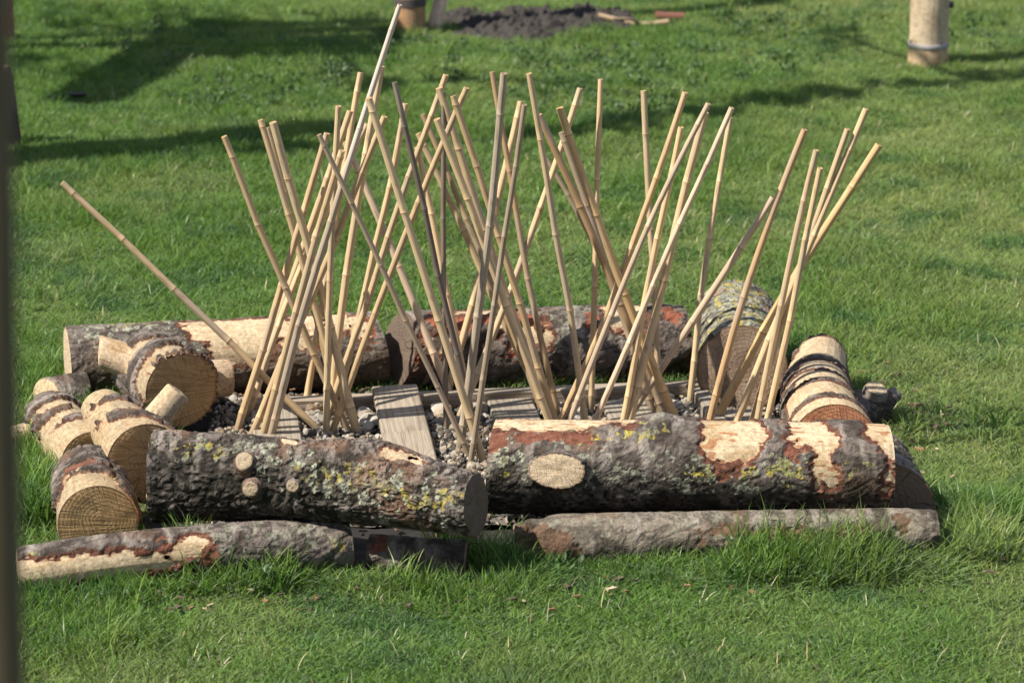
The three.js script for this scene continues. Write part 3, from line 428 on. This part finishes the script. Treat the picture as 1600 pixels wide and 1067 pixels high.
canes.forEach((c, i) => {
  const r = RNG(900 + i * 31), [tx, ty, bx, by, px, col, dz, mx, my] = c, gy = 0.014;
  const P0 = at(bx, by, gy), P2 = atZ(tx, ty, P0.z + dz); let M0;
  if (mx) { const f = clamp((by - my) / (by - ty)); M0 = atZ(mx, my, P0.z + dz * f); const q = P2.clone().sub(P0), s = clamp(M0.clone().sub(P0).dot(q) / q.lengthSq(), 0.3, 0.7), line = P0.clone().addScaledVector(q, s); const off = M0.clone().sub(line); M0 = P0.clone().lerp(P2, 0.5).addScaledVector(off, 1 / (2 * s * (1 - s)) * 0.85); } else M0 = P0.clone().lerp(P2, 0.5);
  const curve = new THREE.QuadraticBezierCurve3(P0, M0, P2), len = curve.getLength(), rad = px / 2 / F * CAM.distanceTo(P2) * 0.97;
  const lean = tx - bx, dirW = Math.abs(lean) < 30 ? 'standing nearly upright' : (lean < 0 ? 'leaning left' : 'leaning right');
  const label = special[i] || `${caneN[col]} bamboo cane ${dirW}, its top ${ord(rank[i] + 1)} from the left among the canes`;
  const o = thing('bamboo_cane', label, 'bamboo cane', V(P0.x, 0, P0.z), 'bamboo canes standing in the gravel bed');
  const base = V(P0.x, 0, P0.z), nodes = []; let s = 0.03 + 0.1 * r(); const sp0 = 0.14 + 0.10 * r(); while (s < len - 0.012) { nodes.push(s); s += sp0 * (0.85 + 0.3 * r()); }
  const zig = nodes.map(() => (r() - 0.5) * 0.006);
  const stops = new Set([0, len]); for (let q = 0; q < len; q += 0.012) stops.add(q); for (const n of nodes) for (const d of [-0.006, -0.003, -0.001, 0.001, 0.004, 0.009]) if (n + d > 0 && n + d < len) stops.add(n + d);
  const st = [...stops].sort((a, b) => a - b), K = 14, pos = [], cc = [], idx = [], C = caneC[col], tone = 0.76 + 0.4 * r(), warm = (r() - 0.5) * 0.1;
  const frame = (q) => { const u = q / len, p = curve.getPoint(u), t = curve.getTangent(u), a = V(0, 0, 1).addScaledVector(t, -t.z).normalize(), b = t.clone().cross(a); let k = 0; while (k < nodes.length && nodes[k] < q) k++; if (k > 0 && k < nodes.length) { const f = (q - nodes[k - 1]) / (nodes[k] - nodes[k - 1]); p.addScaledVector(b, zig[k - 1] + (zig[k] - zig[k - 1]) * f); } else if (nodes.length) p.addScaledVector(b, k ? zig[k - 1] : zig[0]); return { p, a, b, t, u }; };
  const radius = (q) => { let R = i === 8 ? rad * (1.15 - 0.55 * q / len) : rad * (1.06 - 0.16 * q / len); for (const n of nodes) { const d = q - n; if (d > -0.02 && d < 0.02) R *= 1 + (d < 0 ? 0.10 * Math.exp(d * d * -40000) : 0.05 * Math.exp(d * d * -30000)); } return R; };
  st.forEach((q) => {
    const { p, a, b, u } = frame(q), R = radius(q); let nd = 1; for (const n of nodes) if (q > n && q - n < 0.014) nd = 1.22; const age = fbm(q * 9 + i * 7, 0, 3, 2);
    for (let k = 0; k <= K; k++) {
      const an = k / K * 6.28318; pos.push(p.x - base.x + R * (Math.cos(an) * a.x + Math.sin(an) * b.x), p.y + R * (Math.cos(an) * a.y + Math.sin(an) * b.y), p.z - base.z + R * (Math.cos(an) * a.z + Math.sin(an) * b.z));
      const n = noise(q * 14, Math.cos(an) * 5 + i * 9, Math.sin(an) * 5), n2 = noise(q * 60, Math.cos(an) * 12 + i * 5, Math.sin(an) * 12); const m = tone * nd * (1 + 0.14 * n + 0.1 * n2), w = [C[0] * m * (1 + warm), C[1] * m, C[2] * m * (1 - warm)];
      mixc(w, [0.33, 0.28, 0.22], 0.5 * ss(0.1, 0.5, age + 0.3 * n)); mixc(w, [0.14, 0.09, 0.05], 0.6 * ss(0.55, 0.8, n2 * 0.6 + n * 0.5 + 0.1)); mixc(w, [0.2, 0.155, 0.11], 0.6 * ss(0.06, 0.0, q));
      if (i === 8) mixc(w, [0.58, 0.50, 0.43], 0.85 * ss(0.55, 0.72, u)); cc.push(...w);
    }
  });
  for (let q = 0; q < st.length - 1; q++) for (let k = 0; k < K; k++) { const a = q * (K + 1) + k, b = a + K + 1; idx.push(a, a + 1, b, a + 1, b + 1, b); }
  const g = new THREE.BufferGeometry(); g.setAttribute('position', new THREE.Float32BufferAttribute(pos, 3)); g.setAttribute('color', new THREE.Float32BufferAttribute(cc, 3)); g.setIndex(idx); g.computeVertexNormals();
  mesh('culm', g, caneMat, o);
  for (const n of nodes) { const f = frame(n), R = radius(n); const ng = new THREE.TorusGeometry(R * 0.99, R * 0.13, 5, 14); const m = mesh('node', ng, nodeMat[col], o); m.position.copy(f.p).sub(base); m.quaternion.setFromUnitVectors(V(0, 0, 1), f.t); m.scale.z = 0.8; }
  { // sawn hollow top: wall ring and dark bore
    const f = frame(len), R = radius(len); const lg = new THREE.LatheGeometry([[R * 0.97, -0.0012], [R * 0.97, 0.0008], [R * 0.55, 0.0008], [R * 0.5, -0.002], [0.0001, -0.003]].map(q => new THREE.Vector2(...q)), 14);
    const m = mesh('cut_top', lg, hollowTop(col), o); m.position.copy(f.p).sub(base); m.quaternion.setFromUnitVectors(V(0, 1, 0), f.t);
  }
});
function hollowTop(k) { return nodeMat['top' + k] ??= new THREE.MeshStandardMaterial({ color: new THREE.Color().setRGB(caneC[k][0] * 0.7, caneC[k][1] * 0.62, caneC[k][2] * 0.55), roughness: 0.9, side: THREE.DoubleSide }); }

// ---------- things behind ----------
function postAt(name, label, cat, px, py, r, h, opt = {}) {
  const p = at(px, py, 0); p.y = 0; const o = thing(name, label, cat, p, opt.group), A = V(0, -0.03, 0), B = V(opt.leanX || 0, h, opt.leanZ || 0);
  buildLog({ A, B, ra: r * 1.02, rb: r * 0.96, seed: 40 + px % 17, cell: 0.008, tw: 768, tH: 256, bare: true, wood: [0.48, 0.385, 0.27], weather: 0.4, fleck: 0.15, stain: 0.4, endB: 'pale', ...opt.log }, o, 'shaft', 'cut_end');
  caps.push([V(p.x, 0, p.z), V(p.x + 0.001, 0, p.z), r]);
  return o;
}
{
  const o = postAt('fence_post', 'pale round post with a metal band and stained foot, top right', 'post', 1450, 104, 0.068, 1.9, { log: { patches: [] } });
  const y = 0.082; const band = mesh('metal_band', new THREE.LatheGeometry([[0.066, -0.009], [0.0735, -0.009], [0.0735, 0.009], [0.066, 0.009]].map(q => new THREE.Vector2(...q)), 40), new THREE.MeshStandardMaterial({ color: new THREE.Color().setRGB(0.36, 0.34, 0.33), roughness: 0.7, metalness: 0.3 }), o); band.position.set(0, y, 0);
  for (const a of [0.55, -1.25]) { const b = mesh('nail', new THREE.SphereGeometry(0.006, 8, 6), new THREE.MeshStandardMaterial({ color: new THREE.Color().setRGB(0.05, 0.04, 0.035), roughness: 0.7 }), o); b.position.set(Math.sin(a) * 0.069, y + 0.015, Math.cos(a) * 0.069); }
  const foot = mesh('stained_foot', new THREE.CylinderGeometry(0.0712, 0.0735, 0.10, 40, 1, true), woodTex(91, [0.46, 0.335, 0.20], [0.30, 0.18, 0.09]), o); foot.position.set(0, 0.022, 0);
  const knob = mesh('bolt', new THREE.CylinderGeometry(0.012, 0.012, 0.022, 12), new THREE.MeshStandardMaterial({ color: new THREE.Color().setRGB(0.05, 0.05, 0.05), roughness: 0.6 }), o); knob.rotation.z = Math.PI / 2; knob.position.set(0.074, 0.225, 0.0);
  const q = postAt('fence_post', 'orange brown round post with dark collar behind the longest cane', 'post', 641, 52, 0.058, 1.9, { log: { wood: [0.42, 0.21, 0.085], weather: 0.5, seed: 52 } });
  const col = mesh('collar', new THREE.CylinderGeometry(0.0625, 0.0625, 0.03, 36, 1, true), new THREE.MeshStandardMaterial({ color: new THREE.Color().setRGB(0.06, 0.05, 0.05), roughness: 0.7, side: THREE.DoubleSide }), q); col.position.y = 0.125;
  postAt('leaning_pole', 'pinkish pale pole leaning beside the orange brown post', 'pole', 674, 50, 0.026, 1.7, { leanX: 0.42, leanZ: -0.25, log: { wood: [0.62, 0.47, 0.37], seed: 53, rb: 0.018, bumps: [[0.05, 0, 0.03, 400, 0.004]] } });
  postAt('fence_post', 'brown post at the far top left edge', 'post', 2, 74, 0.046, 1.8, { log: { wood: [0.34, 0.15, 0.06], weather: 0.6, seed: 54 } });
  const st = postAt('tree_stump', 'dark weathered stump with a rounded top at the left edge', 'stump', 2, 236, 0.068, 0.27, { log: { wood: [0.07, 0.055, 0.045], seed: 55, ragB: 0.45, rb: 0.04, endB: 'weathered' } });
}
// unseen timber beams added outside the view, placed to cast shadows on the far lawn
{
  const up = (g, H) => V(g.x + SUN.x / SUN.y * H, H, g.z + SUN.z / SUN.y * H);
  const c = at(460, 66, 0), o = thing('shadow_beams', 'unseen timber beams added left of the view to cast lawn shadows', 'shadow caster', V(0, 0, 0));
  const beam = (A, B, r, seed) => buildLog({ A, B, ra: r, rb: r, seed, cell: 0.02, tw: 128, tH: 64, share: 'beam', bare: true, wood: [0.4, 0.26, 0.14], endA: 'pale', endB: 'pale' }, o, 'beam', 'cut_end');
  const H = 1.7, q0 = up(at(300, 70, 0), H), q1 = up(at(625, 68, 0), H);
  for (let k = 0; k < 8; k++) { const f = k / 9 - 0.42; beam(q0.clone().add(V(0, 0, f * 0.9)), q1.clone().add(V(0, 0, f * 0.9 + 0.06 * (k % 2))), 0.055, 60 + k); }
  const b0 = up(at(130, 168, 0), 1.1), b1 = up(at(310, 55, 0), 1.65); beam(b0, b1, 0.11, 70);
  const g0 = at(-330, 292, 0), g1 = up(at(520, 215, 0), 2.1); beam(V(g0.x, 0, g0.z), g1, 0.13, 71);
  const r = RNG(314), t = thing('shade_branch', 'unseen leafy branch added above the view for dappled shade', 'branch', V(0, 0, 0)), lp = [];  // branch added out of view to drop dappled shade on the lawn
  const bark = new THREE.MeshStandardMaterial({ color: new THREE.Color().setRGB(0.12, 0.09, 0.07), roughness: 0.9 }), H2 = 2.7;
  const shade_limb = (px, rad) => mesh('shade_limb', new THREE.TubeGeometry(new THREE.CatmullRomCurve3(px.map((q, i) => up(at(q[0], q[1], 0), H2 + 0.08 * Math.sin(i * 2)))), 30, rad, 7), bark, t);
  shade_limb([[1750, 118], [1520, 128], [1330, 152], [1180, 172], [1060, 192], [960, 208], [800, 228]], 0.022); shade_limb([[1180, 172], [1050, 165], [900, 150], [740, 138], [600, 143]], 0.014); shade_limb([[1520, 128], [1400, 90], [1310, 60]], 0.014);
  const clump = (px, py, sx, sy, n) => { for (let i = 0; i < n; i++) { const a = r() * 6.283, q = Math.sqrt(r()); const p = up(at(px + Math.cos(a) * q * sx, py + Math.sin(a) * q * sy, 0), H2 + (r() - 0.5) * 0.25); lp.push(p); } };
  clump(1000, 205, 60, 16, 120); clump(1110, 184, 60, 9, 90); clump(1220, 168, 60, 8, 70); clump(1300, 155, 50, 8, 60); clump(860, 222, 70, 9, 50); clump(600, 145, 45, 13, 110); clump(720, 138, 50, 8, 35); clump(1320, 70, 40, 26, 50); clump(1450, 138, 90, 9, 60); clump(1560, 122, 60, 10, 60);
  shade_limb([[800, 228], [560, 236], [330, 242], [120, 250]], 0.012); shade_limb([[600, 143], [480, 70], [300, 40], [120, 60]], 0.012);
  clump(200, 40, 130, 26, 130); clump(90, 112, 60, 18, 60); clump(460, 62, 180, 44, 170); clump(290, 244, 240, 15, 170); clump(560, 60, 60, 40, 60);
  const lg = new THREE.CircleGeometry(0.035, 7); lg.scale(0.6, 1, 1); const im = new THREE.InstancedMesh(lg, new THREE.MeshPhysicalMaterial({ color: new THREE.Color().setRGB(0.05, 0.10, 0.02), roughness: 0.9, transmission: 0.35, thickness: 0, side: THREE.DoubleSide }), lp.length), M = new THREE.Matrix4(), Q = new THREE.Quaternion(), E = new THREE.Euler();
  lp.forEach((p, i) => { M.compose(p, Q.setFromEuler(E.set(r() * 6, r() * 6, r() * 6)), V(1, 1, 1).multiplyScalar(0.7 + 0.6 * r())); im.setMatrixAt(i, M); }); im.name = 'shade_leaves'; im.userData.kind = 'stuff'; shadows(im); t.add(im);
  beam(V(q0.x - 0.05, 0, q0.z), V(q0.x - 0.05, H, q0.z), 0.06, 75);
}
// dark soil heap and bits on it
const heaps = [[810, 42, 0.27, 0.42, 0.05], [900, 38, 0.26, 0.34, 0.05], [740, 36, 0.16, 0.36, 0.03]], heapC = heaps.map(h => at(h[0], h[1], 0));
const soilAt = (x, z) => { let v = 0; heaps.forEach((h, i) => { const q = Math.hypot((x - heapC[i].x) / h[2], (z - heapC[i].z) / h[3]) + 0.35 * noise(x * 9, 1, z * 9); v = Math.max(v, ss(1.05, 0.55, q) * (0.5 + h[4] * 8)); }); return v; };
{
  const n = 120, g = new THREE.PlaneGeometry(1.6, 1.7, 200, 200); g.rotateX(-Math.PI / 2); const c = at(830, 42, 0), p = g.attributes.position;
  for (let i = 0; i < p.count; i++) { const x = p.getX(i) + c.x, z = p.getZ(i) + c.z, v = soilAt(x, z); p.setXYZ(i, x, v > 0.02 ? gh(x, z) + v * 0.032 + v * 0.03 * fbm(x * 14, 3, z * 14, 3) + v * 0.03 * noise(x * 70, 5, z * 70) + 0.003 : gh(x, z) - 0.03, z); }
  g.computeVertexNormals(); const o = shadows(new THREE.Mesh(g, new THREE.MeshStandardMaterial({ color: new THREE.Color().setRGB(0.036, 0.030, 0.026), roughness: 1 }))); struct(o, 'soil_heap');
  const a = at(935, 24, 0.05), b = at(1000, 38, 0.02), m = at(1045, 34, 0.03);
  const st = thing('stick', 'bent dry brown stick lying right of the dark soil heap', 'stick', V(b.x, 0, b.z)); const cv = new THREE.CatmullRomCurve3([a, b, m].map(q => q.clone().sub(st.position))); mesh('shaft', new THREE.TubeGeometry(cv, 30, 0.011, 8), new THREE.MeshStandardMaterial({ color: new THREE.Color().setRGB(0.34, 0.24, 0.15), roughness: 0.9 }), st);
  mesh('twig', new THREE.TubeGeometry(new THREE.CatmullRomCurve3([b, at(985, 30, 0.06), at(960, 30, 0.07)].map(q => q.clone().sub(st.position))), 12, 0.006, 6), st.children[0].material, st);
  const rp = at(1046, 26, 0.03), rb = thing('bark_piece', 'curved red brown piece of bark lying at the top of the lawn', 'bark', V(rp.x, 0, rp.z));
  const bg = new THREE.CylinderGeometry(0.03, 0.022, 0.12, 14, 4, true, 0, 2.2); bg.rotateZ(Math.PI / 2); const pp = bg.attributes.position; for (let i = 0; i < pp.count; i++) pp.setXYZ(i, pp.getX(i) + 0.01 * noise(pp.getY(i) * 40, pp.getZ(i) * 40, 1), pp.getY(i) * 0.6 + 0.004 * noise(i, 3, 1), pp.getZ(i)); bg.computeVertexNormals();
  const bp = mesh('bark', bg, new THREE.MeshStandardMaterial({ color: new THREE.Color().setRGB(0.15, 0.06, 0.04), roughness: 0.9, side: THREE.DoubleSide }), rb); bp.position.y = 0.03;
  const dp = at(121, 160, 0.01), dl = thing('bark_piece', 'small dark curled scrap on the grass at the upper left', 'bark', V(dp.x, 0, dp.z)); const dgm = new THREE.CylinderGeometry(0.036, 0.02, 0.012, 16, 2, false); dgm.scale(1, 1, 0.7); mesh('bark', dgm, new THREE.MeshStandardMaterial({ color: new THREE.Color().setRGB(0.03, 0.025, 0.022), roughness: 1 }), dl).position.y = 0.036;
}
// near wooden window post, a forearm from the lens
{
  const d = 1.5, x = -0.309, o = thing('window_post', 'dark blurred wooden post close by at the left edge', 'post', V(x - 0.045, 0, CAM.z - d));
  const m = mesh('shaft', slab(0.09, 0.05, 2.6), woodTex(17, [0.075, 0.06, 0.03], [0.05, 0.04, 0.02]), o); m.rotation.x = -Math.PI / 2; m.position.y = 1.3; o.rotation.z = -0.0263;
}

// ---------- grass ----------
const capD = (x, z) => { let b = 9; for (const [A, B, r] of caps) { const dx = B.x - A.x, dz = B.z - A.z, t = clamp(((x - A.x) * dx + (z - A.z) * dz) / (dx * dx + dz * dz + 1e-9)), d = Math.hypot(x - A.x - dx * t, z - A.z - dz * t) - r * 0.75; if (d < b) b = d; } return b; };
function tuft(seed, n, h0, h1, spread, w, lean) {
  const r = RNG(seed), pos = [], idx = [], col = [];
  for (let b = 0; b < n; b++) {
    const a = r() * 6.283, q = spread * Math.sqrt(r()), bx = Math.cos(a) * q, bz = Math.sin(a) * q, h = h0 + (h1 - h0) * r(), la = r() * 6.283, ln = h * lean * (0.25 + r()), dx = Math.cos(la), dz = Math.sin(la), fa = r() * 6.283, wx = Math.cos(fa) * w * (0.6 + 0.6 * r()), wz = Math.sin(fa) * w, k = pos.length / 3;
    const ys = [0, 0.4, 0.75, 1], ws = [0.9, 1, 0.7, 0.05], v = 0.75 + 0.5 * r(), yl = r();
    for (let s = 0; s < 4; s++) { const y = ys[s], o = ln * y * y, yy = h * (y - 0.28 * lean * y * y); if (s < 3) { pos.push(bx + dx * o - wx * ws[s], yy, bz + dz * o - wz * ws[s], bx + dx * o + wx * ws[s], yy, bz + dz * o + wz * ws[s]); } else pos.push(bx + dx * o, yy, bz + dz * o); }
    for (let s = 0; s < 7; s++) col.push(v * (0.85 + 0.45 * yl), v, v * (0.8 + 0.4 * r()));
    idx.push(k, k + 1, k + 2, k + 1, k + 3, k + 2, k + 2, k + 3, k + 4, k + 3, k + 5, k + 4, k + 4, k + 5, k + 6);
  }
  const g = new THREE.BufferGeometry(); g.setAttribute('position', new THREE.Float32BufferAttribute(pos, 3)); g.setAttribute('color', new THREE.Float32BufferAttribute(col, 3)); g.setIndex(idx); g.computeVertexNormals(); return g;
}
const grassM = new THREE.MeshPhysicalMaterial({ vertexColors: true, roughness: 0.95, transmission: 0.5, thickness: 0, specularIntensity: 0.7, clearcoat: 0.32, clearcoatRoughness: 0.32, side: THREE.DoubleSide });
const dryM = new THREE.MeshPhysicalMaterial({ vertexColors: true, roughness: 0.6, side: THREE.DoubleSide });
function scatter(name, geos, mat, list) {               // list of [x, z, scale, height scale, r, g, b]
  const M = new THREE.Matrix4(), Q = new THREE.Quaternion(), r = RNG(list.length), Y = V(0, 1, 0), c = new THREE.Color(), by = geos.map(() => []);
  for (const p of list) by[(r() * geos.length) | 0].push(p);
  by.forEach((ps, k) => { if (!ps.length) return; const im = new THREE.InstancedMesh(geos[k], mat, ps.length); im.name = numbered(name); im.userData.kind = 'stuff'; shadows(im);
    ps.forEach((p, i) => { Q.setFromAxisAngle(Y, r() * 6.283); M.compose(V(p[0], (p[7] ?? gh(p[0], p[1])) - 0.004, p[1]), Q, V(p[2], p[3], p[2])); im.setMatrixAt(i, M); im.setColorAt(i, c.setRGB(p[4], p[5], p[6])); }); scene.add(im); });
}
{
  const r = RNG(2024), list = [], tall = [], dry = [];
  const A = Array.from({ length: 8 }, (_, k) => tuft(100 + k, 18, 0.018, 0.045, 0.022, 0.0013, 0.8));
  const Bt = Array.from({ length: 6 }, (_, k) => tuft(200 + k, 9, 0.07, 0.16, 0.024, 0.0018, 0.45));
  const Dg = Array.from({ length: 5 }, (_, k) => tuft(300 + k, 2, 0.02, 0.06, 0.03, 0.0010, 0.7));
  const blocked = (x, z) => inBed(x, z) || (x > -0.74 && x < 0.72 && z > 0.24 && z < 1.37) || (x > -0.60 && x < -0.26 && z > 1.2 && z < 1.42 - 0.27 * (x + 0.285)) || soilAt(x, z) > 0.15 + 0.9 * r() * r();
  const tint = (x, z, lush) => {
    const n = fbm(x * 1.6 + 5, 0, z * 1.6, 3), m = noise(x * 6, 4, z * 6) * 0.5 + noise(x * 17, 8, z * 17) * 0.5, pale = clamp(0.35 + 0.9 * n + 0.35 * m + 0.28 * clamp(x + 0.1, -1, 1) - lush * 0.6);  // grass lightened to the right: the haze there is put into its colour
    const c = [0.110, 0.225, 0.018]; mixc(c, [0.225, 0.30, 0.068], pale); mixc(c, [0.062, 0.160, 0.018], ss(0.1, 0.6, -m)); mixc(c, [0.23, 0.27, 0.085], 0.25 * ss(0.12, 0.45, fbm(x * 3.1 + 40, 6, z * 3.1, 3))); const v = 0.85 + 0.35 * r(); return [c[0] * v, c[1] * v, c[2] * v];
  };
  for (let d = 4.3; d < 13.5;) {
    const step = 0.02, half = 0.185 * d + 0.45, dens = 6500 * Math.pow(5 / d, 1.1), n = Math.floor(2 * half * step * dens + r());
    for (let i = 0; i < n; i++) { const z = CAM.z - d - r() * step, x = (r() * 2 - 1) * half; if (blocked(x, z)) continue; const cd = capD(x, z); if (cd < -0.01) continue;
      const lush = ss(-0.2, 0.35, fbm(x * 2.3 + 9, 2, z * 2.3, 2)), hs = (0.65 + 0.6 * r()) * (0.8 + 0.55 * lush) * (d > 8 ? 1.15 : 1) * (1 + 0.5 * ss(0.12, 0, cd)), t = tint(x, z, lush * 0.5); list.push([x, z, (0.9 + 0.3 * r()) * Math.pow(d / 5, 0.25), hs, ...t]); }
    d += step;
  }
  scatter('grass', A, grassM, list);
  // long grass along the front logs and round the bed
  const put = (x, z, s, l) => { if (blocked(x, z) || capD(x, z) < 0.0) return; const t = tint(x, z, 0.7); tall.push([x, z, 0.9, s, ...t]); };
  for (let i = 0; i < 3600; i++) { const px = 20 + r() * 1480, f = r(), p = at(px, (px < 560 ? 918 - (px / 560) * 30 : px < 800 ? 895 : 885) - 6 + 46 * f * f, 0); put(p.x, p.z, (0.5 + 0.6 * r()) * (1 - 0.5 * f) * (0.65 + 0.75 * ss(-0.2, 0.5, noise(p.x * 6, 0, 3)))); }
  for (let i = 0; i < 200; i++) { const p = at(690 + r() * 130, 886 + r() * 26, 0); put(p.x, p.z, 0.35 + 0.65 * r() * r()); }
  for (let i = 0; i < 500; i++) { const px = 1470 + r() * 110, p = at(px, 800 + r() * 90, 0); put(p.x, p.z, 0.35 + 0.4 * r()); }
  for (let i = 0; i < 450; i++) { const p = at(30 + r() * 75, 690 + r() * 150, 0); put(p.x, p.z, 0.5 + 0.5 * r()); }
  for (let i = 0; i < 900; i++) { const p = at(60 + r() * 1050, 588 + r() * 34, 0); put(p.x, Math.min(p.z, 0.12), 0.3 + 0.4 * r()); }
  for (let i = 0; i < 3000; i++) { const d = 4.4 + r() * 8.5, z = CAM.z - d, x = (r() * 2 - 1) * (0.185 * d + 0.3); if (fbm(x * 2.5, 7, z * 2.5, 2) > 0.0) put(x, z, 0.35 + 0.35 * r()); }
  scatter('long_grass', Bt, grassM, tall);
  for (let i = 0; i < 1900; i++) { const d = 4.4 + r() * 8.5, z = CAM.z - d, x = (r() * 2 - 1) * (0.185 * d + 0.3); if (blocked(x, z) || capD(x, z) < 0.01) continue; const v = 0.7 + 0.5 * r(); dry.push([x, z, 1, 0.8 + 0.6 * r(), 0.42 * v, 0.38 * v, 0.24 * v]); }
  scatter('dry_grass', Dg, dryM, dry);
  {
    const cg = new THREE.BoxGeometry(1, 0.25, 0.5, 2, 1, 2), cpn = cg.attributes.position; for (let i = 0; i < cpn.count; i++) { const q = V().fromBufferAttribute(cpn, i); cpn.setXYZ(i, q.x * (1 + 0.4 * noise(q.z * 5, q.x * 3, 1)), q.y + 0.25 * q.x * q.x, q.z * (1 + 0.4 * noise(q.x * 5, 2, q.z))); } cg.computeVertexNormals();
    const ll = []; for (let i = 0; i < 5000 && ll.length < 420; i++) { const x = -0.95 + 1.95 * r(), z = 0.05 + 1.6 * r(), cd = capD(x, z); if (cd < 0.02 || cd > 0.12 + 0.1 * r()) continue; const k = r(), v = 0.7 + 0.6 * r(), c = k < 0.5 ? [0.10, 0.065, 0.045] : k < 0.8 ? [0.22, 0.12, 0.06] : [0.40, 0.31, 0.19], sz = 0.008 + 0.016 * r() * r(); ll.push([x, z, sz, sz, c[0] * v, c[1] * v, c[2] * v, inBed(x, z) ? 0.03 : gh(x, z) + 0.012 + 0.02 * r()]); }
    scatter('bark_litter', [cg], new THREE.MeshStandardMaterial({ roughness: 0.9 }), ll);
  }
  // clover and broad-leaved weeds
  const leafG = (seed, n, R, len, wid) => { const q = RNG(seed), gs = []; for (let i = 0; i < n; i++) { const g = new THREE.PlaneGeometry(wid, len, 2, 4); g.translate(0, len / 2, 0); const p = g.attributes.position; for (let k = 0; k < p.count; k++) { const y = p.getY(k) / len, w = Math.sin(Math.PI * Math.pow(clamp(y, 0.02, 0.98), 0.7)); p.setXYZ(k, p.getX(k) * w, p.getY(k), 0.18 * len * (y - y * y) + Math.abs(p.getX(k)) * 0.3); } g.rotateX(-0.5 - 0.7 * q()); g.rotateY(q() * 6.283); const a = q() * 6.283, d = R * Math.sqrt(q()); g.translate(Math.cos(a) * d, 0.012 + 0.024 * q(), Math.sin(a) * d); const c = 0.75 + 0.5 * q(); g.setAttribute('color', new THREE.Float32BufferAttribute(new Array(p.count * 3).fill(c), 3)); g.computeVertexNormals(); gs.push(g); } return mergeGeometries(gs); };
  const wl = []; const spot = (px, py, sx, sy, n) => { for (let i = 0; i < n; i++) { const a = r() * 6.283, q = Math.sqrt(r()), p = at(px + Math.cos(a) * q * sx, py + Math.sin(a) * q * sy, 0); if (blocked(p.x, p.z) || capD(p.x, p.z) < 0.01) continue; const v = 0.8 + 0.4 * r(); wl.push([p.x, p.z, 0.8 + 0.5 * r(), 0.8 + 0.7 * r(), 0.06 * v, 0.13 * v, 0.022 * v]); } };
  spot(560, 898, 60, 12, 22); spot(610, 890, 40, 10, 16); spot(900, 905, 40, 20, 6); spot(380, 925, 60, 14, 5); spot(430, 135, 120, 24, 60); spot(350, 170, 90, 14, 24); spot(940, 140, 160, 60, 70); spot(1180, 90, 110, 60, 50); spot(240, 60, 160, 50, 40); spot(620, 70, 30, 10, 16); spot(1220, 40, 120, 24, 30); spot(1500, 60, 90, 40, 20); spot(1220, 870, 80, 10, 8); spot(800, 100, 300, 50, 60); 
  scatter('clover', [1, 2, 3, 4].map(k => leafG(400 + k, 12, 0.028, 0.016, 0.011)), grassM, wl);
}
renderer.render(scene, camera);
